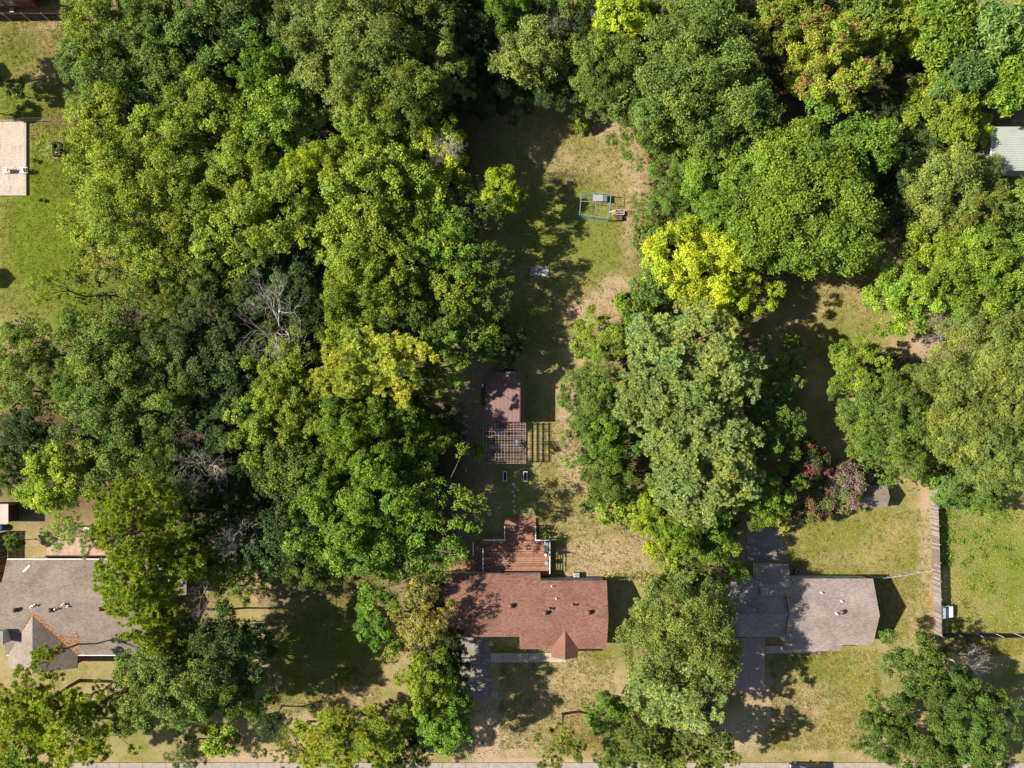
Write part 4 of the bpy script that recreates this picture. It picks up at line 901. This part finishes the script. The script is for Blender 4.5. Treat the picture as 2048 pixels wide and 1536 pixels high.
ground_leaves('fallen_leaves', 'brown fallen leaves scattered under the lawn edges', 'leaves',
    [(960,240,1290,700,.6),(1080,840,1300,1150,.7),(880,760,980,1100,1),(1000,1380,1230,1500,.6),(1480,1380,1700,1500,.7),(540,1140,760,1430,.8),(1560,540,1760,720,.4),(900,1400,1000,1510,.5)], 420, 6, 1.1, .0, .14, .08, M['rust'], 20)
# ------------------------------------------------------------------ deck
dz = .6
e0, e1, e2, e3 = gx(963,dz), gx(1101,dz), gy(1143,dz)-.5, gy(1082,dz)
dk = thing('timber_deck', 'red-brown timber deck with white railings behind the red-roofed house', 'deck', ((e0+e1)/2, (e2+e3)/2, 0))
nbd = int((e3-e2)/.142); wb = (e3-e2)/nbd
bms = [MB().box(e0, e1, .007, wb-.007, dz-.035, dz).mesh('deck_board', M[k_]) for k_ in ('deck', 'deck2', 'deck3')]
for i in range(nbd): link('deck_board', bms[(i*7+i//3) % 3], dk, (0, e2+i*wb, g.normal()*.002))
MB().box(e0+.05, e1-.05, e2+.05, e3-.05, dz-.2, dz-.045).build('deck_frame', M['wood_dark'], dk)
for xx in np.linspace(e0+.2, e1-.2, 5):
    for yy in (e2+.2, e3-.2): MB().cbox(xx, yy, 0, .12, .12, dz-.205).build('deck_post', M['wood_dark'], dk)
st0, st1, sty = gx(1009,.5), gx(1072,.5), e3
for k in range(3):
    z = dz-.02-.15*(k); d0 = sty+k*.98
    if k == 0: z = dz-.012
    t = MB().box(st0, st1, d0+.004, d0+.975, z-.14, z).build('tread', M['deck'], dk)
    MB().box(st0+.02, st1-.02, d0+.95, d0+1.0, z-.145, z+.004).build('nosing', M['wood_tan'], t)
sl0, sl1 = gx(944,.3), gx(962.5,.5)
for k in range(3): MB().box(sl1-(k+1)*(sl1-sl0)/3+.004, sl1-k*(sl1-sl0)/3-.004, gy(1112,.4), gy(1086,.4), .34-k*.14, .42-k*.14).build('tread', M['deck'], dk)
MB().box(gx(897,.15), gx(963,.15)-.01, gy(1150,.2), gy(1122,.2), .02, .2).build('lower_platform', M['deck'], dk)
def railing(p0, p1, z0, z1, hgt=1.0):
    a = Vector((*p0, z0)); b = Vector((*p1, z1)); n = max(1, round((b-a).length/1.7))
    for i in range(n+1):
        q = a.lerp(b, i/n); MB().cbox(q.x, q.y, q.z-.02, .1, .1, hgt+.06).build('rail_post', M['white'], dk)
    u = Vector((0, 0, 1))
    for hh, w, t in ((.26,.04,.09),(.5,.04,.09),(.74,.04,.09)): MB().bar(a+u*hh, b+u*hh, w, t).build('rail', M['white'], dk)
    MB().bar(a+u*(hgt+.06), b+u*(hgt+.06), .12, .045).build('top_rail', M['dirty_white'], dk)
hr = dz+1
railing((gx(966,hr), gy(1098,hr)), (gx(966,hr), gy(1146,hr)), dz, dz)
railing((gx(967,hr), gy(1080.5,hr)), (gx(1010,hr), gy(1080.5,hr)), dz, dz)
railing((gx(1009.5,hr), gy(1081,hr)), (gx(1009.5,hr), gy(1054,hr)), dz, .3)
railing((gx(1071,hr), gy(1081,hr)), (gx(1071,hr), gy(1054,hr)), dz, .3)
railing((gx(1073,hr), gy(1080.5,hr)), (gx(1099,hr), gy(1080.5,hr)), dz, dz)
railing((gx(1099.5,hr), gy(1082,hr)), (gx(1099.5,hr), gy(1147,hr)), dz, dz)
railing((gx(946.5,1.3), gy(1086,1.3)), (gx(946.5,1.3), gy(1111,1.3)), .2, .3)
# things on the deck
x, y = P(1093.5, 1092, 1.2)
gr = thing('barbecue_grill', 'grey covered barbecue grill against the deck railing', 'grill', (x, y, dz))
MB().prism([(x-.33,dz+.75),(x+.33,dz+.75),(x+.33,dz+.98),(x+.2,dz+1.12),(x-.2,dz+1.12),(x-.33,dz+.98)], y-.62, y+.62, 'y').build('lid', M['grey'], gr, bevel=.03)
MB().box(x-.3, x+.3, y-.58, y+.58, dz+.12, dz+.745).build('cabinet', M['black'], gr)
for sx in (-.25, .25):
    for sy in (-.5, .5): MB().lathe(x+sx, y+sy, [(.05,dz+.005),(.05,dz+.118)], 8).build('caster', M['black'], gr)
x, y = P(1094.5, 1126, 1.2)
bn = thing('trash_bin', 'round grey lidded bin against the deck railing', 'bin', (x, y, dz))
MB().lathe(x, y, [(.25,dz+.005),(.31,dz+.7),(.32,dz+.72)], 18).build('body', M['grey'], bn, True)
MB().lathe(x, y, [(.335,dz+.723),(.33,dz+.77),(.2,dz+.84),(.03,dz+.86)], 18).build('lid', M['grey'], bn, True)
x, y = P(1092, 1108, 1.2)
um = thing('patio_umbrella', 'closed white patio umbrella beside the grey barbecue grill', 'umbrella', (x, y, dz))
MB().lathe(x, y, [(.26,dz+.005),(.26,dz+.06),(.07,dz+.12)], 16).build('base', M['black'], um, True)
MB().lathe(x, y, [(.022,dz+.1),(.022,dz+2.05)], 8).build('pole', M['galv'], um)
f_ = MB()
for k in range(7):
    a = k*.9; f_.tube([(x+.2*math.cos(a),y+.2*math.sin(a),dz+.75),(x+.14*math.cos(a),y+.14*math.sin(a),dz+1.3),(x+.02*math.cos(a),y+.02*math.sin(a),dz+2.0)], [.07,.09,.03], 6)
f_.build('canopy', M['dirty_white'], um, True)
x, y = P(1088, 1069, .6)
pp = thing('potted_plant', 'leafy plant in a clay pot beside the deck steps', 'potted plant', (x, y, 0))
MB().lathe(x, y, [(.16,0),(.24,.34),(.26,.36),(.22,.37)], 14).build('pot', M['terracotta'], pp, True)
gg_ = np.random.default_rng(4); C = np.array([x, y, .65])+gg_.normal(size=(160, 3))*np.array([.32, .22, .16])
V, F, t_, c_ = leaves(C, unit(np.array([0, 0, .8])+.6*gg_.normal(size=C.shape)), .26, .13, gg_.random(160), gg_.random(160), gg_)
link('leaves', npmesh('leaves', V, F, L['yg'], {'tone': t_, 'clump': c_}), pp)
x, y = P(1081, 1056, .5)
tl = thing('plant_stand', 'thin metal plant stand beside the deck steps', 'plant stand', (x, y, 0))
for sx in (-.4, .4):
    for sy in (-.3, .3): MB().bar((x+sx,y+sy,0), (x+sx,y+sy,1.0), .03, .03).build('leg', M['rust'], tl)
for z in (.3, .65, 1.0): MB().bar((x-.42,y-.3,z), (x+.42,y-.3,z), .03, .03).bar((x-.42,y+.3,z), (x+.42,y+.3,z), .03, .03).build('shelf_rail', M['rust'], tl)
# ------------------------------------------------------------------ under the pergola
def table(px, py, w, d, h, lb, mat, nm='patio_table'):
    x, y = P(px, py, h); t = thing(nm, lb, 'table' if 'table' in nm else 'bench', (x, y, .05))
    n = max(3, int(d/.12))
    for i in range(n): MB().box(x-w/2, x+w/2, y-d/2+i*d/n+.004, y-d/2+(i+1)*d/n-.004, h-.03, h).build('plank', mat, t)
    for sx in (-1, 1):
        for sy in (-1, 1): MB().cbox(x+sx*(w/2-.08), y+sy*(d/2-.08), .05, .06, .06, h-.082).build('leg', mat, t)
    return t
table(1000, 865, 1.5, .9, .78, 'pale blue-grey plank table under the pergola', M['bluegrey'])
table(998, 894, 2.3, .42, .5, 'long grey plank bench under the pergola', M['stone'], 'bench')
x, y = P(998, 884, .5); c = thing('wooden_crate', 'open yellowish timber crate under the pergola', 'crate', (x, y, .05))
MB().box(x-.5, x+.5, y-.28, y+.28, .05, .09).build('base', M['pale_wood'], c)
for y0 in (y-.28, y+.25): MB().box(x-.5, x+.5, y0, y0+.03, .092, .5).build('side', M['pale_wood'], c)
for x0 in (x-.5, x+.47): MB().box(x0, x0+.03, y-.249, y+.249, .092, .5).build('end', M['pale_wood'], c)
x, y = P(1032.5, 888, .6); c = thing('cooler_box', 'blue-grey cooler cabinet under the pergola', 'cooler', (x, y, .05))
MB().box(x-.28, x+.28, y-.55, y+.55, .05, .55).build('body', M['bluegrey'], c, bevel=.03); lid = MB().box(x-.3, x+.3, y-.57, y+.57, .553, .64).build('lid', M['bluegrey'], c, bevel=.03)
MB().bar((x, y-.4, .67), (x, y+.4, .67), .12, .03).build('handle', M['white'], lid)
def bucket(px, py, r, h, lb, mat, nm, cat, z0=0.0):
    x, y = P(px, py, h); b = thing(nm, lb, cat, (x, y, z0))
    MB().lathe(x, y, [(r*.8,z0),(r,z0+h),(r*1.06,z0+h+.005),(r*1.06,z0+h-.03),(r*.93,z0+h-.031),(r*.75,z0+.06)], 16).build('body', mat, b, True)
    a = [(x+r*math.cos(t), y+.08, z0+h-.05+r*.7*math.sin(t)) for t in np.linspace(0, math.pi, 8)]
    MB().tube(a, .012, 5).build('handle', M['galv'], b)
bucket(993.5, 906, .22, .42, 'white bucket standing under the pergola', M['white'], 'bucket', 'bucket', .05)
bucket(1009, 905, .2, .38, 'blue-grey bucket standing under the pergola', M['bluegrey'], 'bucket', 'bucket', .05)
bucket(975, 885, .24, .4, 'grey bucket beside the wooden crate under the pergola', M['stone'], 'bucket', 'bucket', .05)
bucket(1024, 739, .22, .45, 'blue bucket behind the brown workshop', M['blue'], 'bucket', 'bucket')
bucket(1012, 738, .24, .5, 'rusty bucket behind the brown workshop', M['rust'], 'bucket', 'bucket')
x, y = P(966, 774, 1); u_ = thing('utility_post', 'white utility post with meter box beside the brown workshop', 'utility post', (x, y, 0))
MB().lathe(x, y, [(.07,0),(.07,1.9)], 10).build('post', M['white'], u_, True); MB().box(x-.2, x+.12, y+.1, y+.35, 1.2, 1.75).build('meter_box', M['dirty_white'], u_, bevel=.03)
MB().bar((x,y,.05), (x+.02,y-1.0,.05), .12, .1).build('conduit', M['white'], u_)
# ------------------------------------------------------------------ yard things
def planter(px, py, w, d, h, lb, grp, mat, fill):
    x, y = P(px, py, h/2); t = thing('planter_bed', lb, 'planter', (x, y, 0), 0, grp)
    for yy in (y-d/2, y+d/2-.05): MB().box(x-w/2, x+w/2, yy, yy+.05, 0, h).build('board', mat, t)
    for xx in (x-w/2, x+w/2-.05): MB().box(xx, xx+.05, y-d/2+.051, y+d/2-.051, 0, h).build('board', mat, t)
    if w < .6: MB().box(x-w/2-.03, x+w/2+.03, y-d/2-.03, y-d/2+.06, h+.002, h+.03).box(x-w/2-.03, x+w/2+.03, y+d/2-.06, y+d/2+.03, h+.002, h+.03).box(x-w/2-.03, x-w/2+.06, y-d/2+.061, y+d/2-.061, h+.002, h+.03).box(x+w/2-.06, x+w/2+.03, y-d/2+.061, y+d/2-.061, h+.002, h+.03).build('rim', M['dirty_white'], t)
    MB().box(x-w/2+.052, x+w/2-.052, y-d/2+.052, y+d/2-.052, 0, h*.55).build('soil', M['soil'], t)
planter(1010, 952.5, .47, 1.25, .5, 'narrow pale-edged planter box on the tree stump side of the stepping stones', 'pair of narrow planter boxes', M['wood_tan'], 0)
planter(1050.5, 952.5, .47, 1.25, .5, 'narrow pale-edged planter box on the open lawn side of the stepping stones', 'pair of narrow planter boxes', M['wood_tan'], 0)
planter(114.5, 299, .95, 1.75, .75, 'long brown raised planter on the lush lawn by the sand court', None, M['wood_dark'], 0)
planter(138, 294, 1.0, .85, .75, 'short brown raised planter half under the yellow-green tree', None, M['wood_dark'], 0)
for i, (px, py) in enumerate(((1026.5,968),(1030,973),(1026,983.5),(1029.5,992),(1027,1002.5),(1030,1012),(1028,1022))):
    x, y = P(px, py); k = 8; rr = .16+.04*g.random()
    pr_ = [(x+rr*(1+.2*g.normal())*math.cos(6.28*j/k), y+rr*(1+.2*g.normal())*math.sin(6.28*j/k)) for j in range(k)]
    o = MB().prism(pr_, -.03, .05, 'z').build('stepping_stone', M['path'], bevel=.01); tag(o, '%s pale stepping stone counting from the planter boxes' % ORD[i], 'stepping stone', 'stepping stones to the deck')
x, y = P(979, 1028, .3); o = MB().lathe(x, y, [(.36,-.02),(.3,.12),(.28,.34),(.24,.35)], 12).build('tree_stump', M['pale_wood'], smooth=False); tag(o, 'pale sawn tree stump on the grass near the deck', 'tree stump')
x, y = P(1079, 542.5, .15); o = thing('septic_cover', 'grey concrete slab with round lid on the long back lawn', 'septic cover', (x, y, 0))
MB().box(x-1.2, x+1.2, y-.6, y+.6, -.05, .14).build('slab', M['septic'], o, bevel=.03); MB().lathe(x-.58, y, [(.5,.141),(.5,.2),(.44,.22),(.4,.215)], 22).build('lid', M['stone'], o, True); MB().bar((x-.7,y,.24), (x-.46,y,.24), .03, .03).build('handle', M['rust'], o)
# wire pen with tin hut and cart
a_ = [P(1162.7,383.5,1.5), P(1222.5,388,1.5), P(1218,436.5,1.5), P(1159.6,428.5,1.5)]
cx = sum(p[0] for p in a_)/4; cy = sum(p[1] for p in a_)/4
pen = thing('wire_pen', 'green tube-framed wire mesh animal pen on the long back lawn', 'pen', (cx, cy, 0))
def lerp2(p, q, t): return (p[0]+(q[0]-p[0])*t, p[1]+(q[1]-p[1])*t)
for i in range(4):
    p, q = a_[i], a_[(i+1) % 4]
    for z in (.04, 1.5): MB().bar((*p, z), (*q, z), .04, .04).build('frame_rail', M['green_metal'], pen)
    MB().bar((*p, 0), (*p, 1.5), .045, .045).build('frame_post', M['green_metal'], pen); m_ = lerp2(p, q, .5); MB().bar((*m_, 0), (*m_, 1.5), .05, .05).build('frame_post', M['green_metal'], pen)
    mb = MB(); nseg = int(math.dist(p, q)/.22)
    for k in range(1, nseg): r_ = lerp2(p, q, k/nseg); mb.bar((*r_, .05), (*r_, 1.48), .011, .011)
    for z in np.arange(.2, 1.45, .22): mb.bar((*p, z), (*q, z), .011, .011)
    o = mb.build('wire_mesh', M['green_metal'], pen); o['kind'] = 'stuff'
ml = lerp2(a_[0], a_[3], .42); mr = lerp2(a_[1], a_[2], .38); mb_ = lerp2(a_[3], a_[2], .5); mt = lerp2(ml, mr, .5)
MB().bar((*ml, 1.52), (*mr, 1.52), .05, .05).build('frame_rail', M['green_metal'], pen); MB().bar((*mt, 1.53), (*mb_, 1.53), .05, .05).build('frame_rail', M['green_metal'], pen)
x0, y0 = P(1186, 402.5, .9); x1, y1_ = P(1213, 387.5, .9)
hut = thing('animal_hut', 'grey sheet-roofed animal hut inside the wire pen', 'hut', ((x0+x1)/2, (y0+y1_)/2, 0))
MB().box(x0+.06, x1-.06, y0+.08, y1_-.08, 0, .75).build('wall', M['wood_old'], hut)
MB().slab([(x0,y0,.84),(x0+1.25,y0,.97),(x0+1.25,y1_,.97),(x0,y1_,.84)], .03).build('roof_sheet', M['tarp'], hut); MB().slab([(x0+1.254,y0,.97),(x1+.1,y0,.80),(x1+.1,y1_,.80),(x0+1.254,y1_,.97)], .03).build('roof_sheet', M['grey'], hut)
MB().box(x1+.25, x1+.4, y0+.05, y1_-.05, 0, .12).build('trough', M['tarp'], hut)
x, y = P(1240, 428.5, .6)
ct = thing('garden_cart', 'brown metal garden cart with mesh box beside the wire pen', 'cart', (x, y, 0))
MB().box(x-.62, x+.5, y-.1, y+.52, .4, .45).build('tray', M['rust'], ct)
for p, q in (((x-.62,y+.52),(x+.5,y+.52)),((x-.62,y-.1),(x+.5,y-.1)),((x+.5,y-.1),(x+.5,y+.52)),((x-.62,y-.1),(x-.62,y+.52)),((x-.62,y+.2),(x+.5,y+.2))): MB().bar((*p,.8), (*q,.8), .045, .045).build('side_rail', M['dirty_white'], ct)
for p in ((x-.6,y+.5),(x+.48,y+.5),(x-.6,y-.08),(x+.48,y-.08)): MB().bar((*p,.45), (*p,.8), .04, .04).build('upright', M['rust'], ct)
for sx in (-.4, .3):
    for sy in (-.14, .56):
        w_ = MB().tube([(x+sx, y+sy-.04, .2), (x+sx, y+sy+.04, .2)], [.2, .2], 14).build('wheel', M['black'], ct); MB().tube([(x+sx, y+sy-.05, .2), (x+sx, y+sy+.05, .2)], [.07, .07], 8).build('hub', M['galv'], w_)
MB().box(x-.5, x+.3, y-.72, y-.2, .1, .5).build('basket', M['rust'], ct); MB().bar((x-.62,y+.2,.45), (x-1.3,y+.25,.6), .04, .04).build('handle', M['galv'], ct)
x, y = P(1229, 423, .15); o = MB()
for k in range(9): o.bar((x-.5+g.normal()*.2, y+g.normal()*.25, .05+.03*k), (x+.4+g.normal()*.15, y+g.normal()*.25, .06+.03*k), .09, .03)
o = o.build('scrap_timber', M['pale_wood']); tag(o, 'heap of pinkish scrap timber between the wire pen and cart', 'timber', kind='stuff')
# tyre by the tan-roofed house
x, y = P(1596, 1143, .3)
o = thing('old_tyre', 'pale ringed tyre lying behind the tan-roofed house', 'tyre', (x, y, 0))
tt = MB(); n = 18
for zz, r1_, r2_, mt_, nm in ((.12,.36,.11,'black','tread'),(.235,.33,.035,'dirty_white','whitewall')):
    ring = [(x+r1_*math.cos(6.2832*k/n), y+r1_*math.sin(6.2832*k/n), zz) for k in range(n+1)]; MB().tube(ring, r2_, 8, False).build(nm, M[mt_], o, True)
# air conditioner behind red-roofed house
x, y = P(1153, 1150.5, .6)
ac = thing('air_conditioner', 'grey box air conditioner against the back wall of the red-roofed house', 'air conditioner', (x, y, 0))
MB().box(x-.36, x+.36, y-.3, y+.3, .06, .75).build('casing', M['stone'], ac, bevel=.02); MB().lathe(x, y, [(.25,.752),(.25,.77),(.2,.78)], 16).build('fan_guard', M['grey'], ac); MB().box(x-.42, x+.42, y-.36, y+.36, 0, .057).build('pad', M['concrete'], ac)
# white chairs
def chair(px, py, rz, lb, grp, z0=0.0):
    x, y = P(px, py, .45+z0); t = thing('plastic_chair', lb, 'chair', (x, y, z0), rz, grp)
    def pt(mb, nm): link(nm, mb.mesh(nm, M['white'], False), t, local=True)
    pt(MB().prism([(-.24,-.25),(.24,-.25),(.28,.22),(.2,.27),(-.2,.27),(-.28,.22)], .40, .43, 'z'), 'seat')
    pt(MB().slab([(-.22,-.27,.43),(.22,-.27,.43),(.24,-.4,.85),(-.24,-.4,.85)], .03), 'backrest')
    for sx in (-1, 1):
        pt(MB().bar((sx*.29,-.32,.64), (sx*.3,.22,.64), .07, .03), 'armrest')
        for sy in (-.26, .22): pt(MB().bar((sx*.27,sy*1.1,0), (sx*.25,sy,.40 if sy < 0 else .62), .05, .05), 'leg')
chair(174, 1056, .1, 'white plastic chair by the pinkish deck, nearer the cream outbuilding', 'white chairs behind the pinkish deck'); chair(190, 1057, -.1, 'white plastic chair by the pinkish deck, nearer the tall yellow-green pine', 'white chairs behind the pinkish deck')
chair(11, 341, 1.57, 'white plastic chair alone on the sand court', None, .2); chair(44, 341, 1.57, 'white plastic chair beside the tube frame on the sand court', None, .2)
x, y = P(51, 341, .6); fr_ = thing('tube_frame', 'small white tube frame at the edge of the sand court', 'frame', (x, y, 0))
MB().tube([(x-.25,y-.36,.235),(x-.25,y-.36,.7),(x+.35,y-.36,.72),(x+.35,y+.36,.72),(x-.25,y+.36,.7),(x-.25,y+.36,.235)], .035, 6).build('tube', M['white'], fr_, True)
MB().box(x-.27, x-.06, y-.3, y+.3, .5, .55).build('tray', M['white'], fr_)
# pinkish deck behind the grey-roofed house
p0, p1, p2, p3 = gx(93,.3), gx(235,.3), gy(1112,.3), gy(1074,.3)
pd = thing('pink_deck', 'pinkish plank deck behind the grey-roofed house', 'deck', ((p0+p1)/2, (p2+p3)/2, 0))
nb_ = int((p1-p0)/.15); wb = (p1-p0)/nb_; bm2 = MB().box(.005, wb-.005, p2, p3, .26, .3).mesh('deck_board', M['deck_pink'])
for i in range(nb_): link('deck_board', bm2, pd, (p0+i*wb, 0, 0))
MB().box(p0+.05, p1-.05, p2+.05, p3-.05, 0, .255).build('deck_frame', M['wood_dark'], pd); MB().box(p0, p1, p2-.12, p2-.01, 0, .75).build('low_wall', M['brick'], pd)
x, y = P(203, 1092, .7); o = thing('round_table', 'round red table on the pinkish deck', 'table', (x, y, .3))
MB().lathe(x, y, [(.72,.99),(.75,1.0),(.75,1.03),(.7,1.04)], 22).build('top', M['terracotta'], o); MB().lathe(x, y, [(.25,.305),(.05,.36),(.05,.988)], 10).build('pedestal', M['rust'], o)
# ------------------------------------------------------------------ fences
def board_fence(p0, p1, h, lb, face, wmat='wood_old', bw=.14, postmat='galv', sp=2.44, rails=(.3, .95, 1.5)):
    """boards along p0-p1; posts and rails on side `face` (+1 = left of the direction)"""
    a = Vector((*p0, 0)); b = Vector((*p1, 0)); d = (b-a).normalized(); nrm = Vector((-d.y, d.x, 0))*face; ln = (b-a).length
    t = thing('board_fence', lb, 'fence', ((a.x+b.x)/2, (a.y+b.y)/2, 0)); ang = math.atan2(d.y, d.x)
    me = MB().add([(0,-.01,.03),(bw-.008,-.01,.03),(bw-.008,.01,.03),(0,.01,.03),(0,-.01,h-.03),(bw-.008,-.01,h-.03),(bw-.008,.01,h-.03),(0,.01,h-.03),(.03,-.01,h),(bw-.038,-.01,h),(bw-.038,.01,h),(.03,.01,h)],
        [(0,3,2,1),(0,1,5,4),(1,2,6,5),(2,3,7,6),(3,0,4,7),(4,5,9,8),(5,6,10,9),(6,7,11,10),(7,4,8,11),(8,9,10,11)])
    ms = [me.mesh('picket', M[wmat]), me.mesh('picket', M[wmat+'2']), me.mesh('picket', M[wmat+'3'])]
    n = int(ln/bw)
    for i in range(n):
        q = a+d*(i*ln/n); o = link('picket', ms[int(g.integers(0, 3))], t, (q.x+g.normal()*.004, q.y+g.normal()*.004, g.normal()*.012), ang); o.rotation_euler = (g.normal()*.008, 0, ang+g.normal()*.012)
    for z in rails:
        if z < h: MB().bar(a+nrm*.04+Vector((0,0,z)), b+nrm*.04+Vector((0,0,z)), .04, .09).build('rail', M[wmat], t)
    k = max(1, round(ln/sp))
    for i in range(k+1):
        q = a+d*(i*ln/k)+nrm*.11; MB().lathe(q.x, q.y, [(.035,0),(.035,h+.03)], 8).build('post', M[postmat], t)
M['wood_old2'] = plain('weathered_wood_pale', (.215,.18,.155), .85, var=.25, scale=4); M['wood_old3'] = plain('weathered_wood_dark', (.125,.10,.088), .85, var=.3, scale=4)
M['wood_dark2'] = plain('dark_wood_brown', (.095,.065,.05), .85, var=.3, scale=4); M['wood_dark3'] = plain('dark_wood_black', (.055,.042,.036), .85, var=.3, scale=4)
board_fence(P(1858.5, 940), P(1868.5, 1266), 1.78, 'long weathered grey board fence beside the overgrown lot', -1 if False else 1)
board_fence(P(1869.5, 1267), P(2110, 1270), 1.7, 'dark board fence with steel posts closing the overgrown lot', 1, 'wood_dark')
board_fence(P(-90, 42), P(175, 39), 1.8, 'dark board fence in front of the red-brown brick house', -1, 'wood_dark')
board_fence(P(14, 1160), P(16, 1062), 1.7, 'brown board fence at the end of the grey-roofed house', -1, 'wood_dark')
def wire_fence(pts, h, lb, mat='galv', mesh=.3, grp=None):
    t = thing('wire_fence', lb, 'fence', (*pts[len(pts)//2], 0))
    for p in pts: MB().lathe(p[0], p[1], [(.03,0),(.03,h),(.02,h+.05)], 8).build('post', M[mat], t)
    w = MB()
    for p, q in zip(pts, pts[1:]):
        MB().bar((*p,h-.02), (*q,h-.02), .04, .04).build('top_rail', M[mat], t); n = max(2, int(math.dist(p, q)/mesh))
        for k in range(n):
            w.bar((*lerp2(p,q,k/n),.02), (*lerp2(p,q,min(1,(k+2)/n)),h-.04), .009, .009); w.bar((*lerp2(p,q,min(1,(k+2)/n)),.02), (*lerp2(p,q,k/n),h-.04), .009, .009)
    o = w.build('wire_mesh', M['galv'], t); o['kind'] = 'stuff'
wire_fence([P(x, 244.5-.012*x) for x in (-40,0,37,82,144,200)], 1.2, 'thin wire fence along the edge of the sand court', 'rust')
wire_fence([P(1735,1150), P(1760,1152.5), P(1795,1148), P(1830,1141), P(1860,1136)], 1.2, 'wire fence joining the tan-roofed house to the long board fence')
wire_fence([P(1204,1154), P(1232,1155), P(1262,1154), P(1292,1153), P(1330,1152), P(1390,1151)], 1.3, 'rusty wire fence between the red and tan roofed houses', 'wood_old')
ground_leaves('dry_vines', 'dry straw-coloured vines tangled in the rusty wire fence', 'vines', [(1204,1151,1330,1157,1)], 60, 14, .45, .5, .35, .08, L['straw'], 31)
# ------------------------------------------------------------------ vehicles
def vehicle_wheels(t, xs, ys, r, w):
    for x in xs:
        for y in ys:
            k = MB().tube([(x,y-w/2,r),(x,y+w/2,r)], [r,r], 18).build('wheel', M['black'], t); MB().tube([(x,y-w/2-.01,r),(x,y+w/2+.01,r)], [r*.6,r*.6], 12).build('rim', M['galv'], k)
def car():
    x0, yc = gx(1576,0), gy(1537,0); Lc, Wc = 4.7, 1.85
    t = thing('parked_car', 'dark blue car parked at the kerb of the street', 'car', (x0+Lc/2, yc, 0))
    prof = [(0,.35),(0,.72),(.15,.86),(1.15,1.0),(1.95,1.46),(3.4,1.5),(4.35,1.08),(4.62,1.02),(4.7,.85),(4.7,.4),(4.3,.28),(.4,.28)]
    b = MB(); n = len(prof); rows = []
    for s_, ins in ((-1,0),(-.8,0),(.8,0),(1,0)):
        for px, pz in prof:
            tuck = .12 if pz > 1.1 else (.03 if pz > .8 else 0.0); f = Wc/2-tuck-(0 if abs(s_) < 1 else .0)
            yy = s_*f if abs(s_) == 1 else s_*f; zz = pz+(.03 if abs(s_) < 1 and pz > .8 else 0)
            b.v.append((x0+px, yc+yy, zz))
    for r_ in range(3):
        for i in range(n): j = (i+1) % n; b.f.append((r_*n+i, r_*n+j, (r_+1)*n+j, (r_+1)*n+i))
    b.f.append(tuple(range(n))); b.f.append(tuple(range(3*n, 4*n))[::-1])
    b.build('body', M['car'], t, bevel=.04)
    def glass(nm, q): MB().slab(q, .02).build(nm, M['blue_glass'], t)
    glass('windshield', [(x0+1.22,yc-.74,1.075),(x0+1.9,yc-.66,1.475),(x0+1.9,yc+.66,1.475),(x0+1.22,yc+.74,1.075)])
    glass('rear_window', [(x0+3.48,yc-.64,1.52),(x0+4.28,yc-.7,1.15),(x0+4.28,yc+.7,1.15),(x0+3.48,yc+.64,1.52)])
    for s_ in (-1, 1):
        for a0, a1 in ((1.5,2.45),(2.52,3.6)):
            yy = yc+s_*.90; yt_ = yc+s_*.84
            MB().add([(x0+a0,yy,1.0),(x0+a1,yy,1.0),(x0+a1-.15,yt_,1.36),(x0+max(a0+.05,1.85),yt_,1.36)], [(0,1,2,3)]).build('side_window', M['blue_glass'], t)
        MB().box(x0+1.45, x0+1.62, *sorted((yc+s_*.94, yc+s_*1.12)), .98, 1.12).build('mirror', M['car'], t, bevel=.02)
        MB().box(x0-.02, x0+.06, *sorted((yc+s_*.5, yc+s_*.85)), .66, .8).build('headlight', M['white'], t); MB().box(x0+Lc-.05, x0+Lc+.02, *sorted((yc+s_*.5, yc+s_*.85)), .75, .95).build('tail_light', M['rust'], t)
    vehicle_wheels(t, (x0+.85, x0+3.75), (yc-Wc/2+.1, yc+Wc/2-.1), .33, .22)
car()
def utv():
    xl, yb_ = P(1869.5, 1220.5); t = thing('utility_cart', 'small white utility cart parked against the long board fence', 'cart', (xl+1.1, yb_, 0))
    MB().prism([(xl+.1,.35),(xl+.1,.75),(xl+.75,.8),(xl+1.2,.98),(xl+1.85,.86),(xl+2.05,.68),(xl+2.05,.4)], yb_-.72, yb_+.72, 'y').build('body', M['white'], t, bevel=.05)
    MB().slab([(xl+.5,yb_-.64,1.4),(xl+.9,yb_-.66,.9),(xl+.9,yb_+.66,.9),(xl+.5,yb_+.64,1.4)], .02).build('windshield', M['bluegrey'], t)
    for sy in (-.62, .62): MB().bar((xl+1.15,yb_+sy,.95), (xl+.5,yb_+sy,1.5), .05, .05).bar((xl+.15,yb_+sy,.7), (xl+.15,yb_+sy,1.52), .05, .05).build('roof_pillar', M['black'], t)
    MB().box(xl+.05, xl+.5, yb_-.68, yb_+.68, 1.525, 1.56).build('roof', M['bluegrey'], t, bevel=.01)
    MB().box(xl+.2, xl+.75, yb_-.55, yb_+.55, .753, .9).build('seat', M['black'], t, bevel=.03)
    MB().box(xl+.95, xl+1.05, yb_+.72, yb_+.92, 1.05, 1.18).build('mirror', M['blue'], t)
    vehicle_wheels(t, (xl+.45, xl+1.65), (yb_-.66, yb_+.66), .28, .2)
utv()
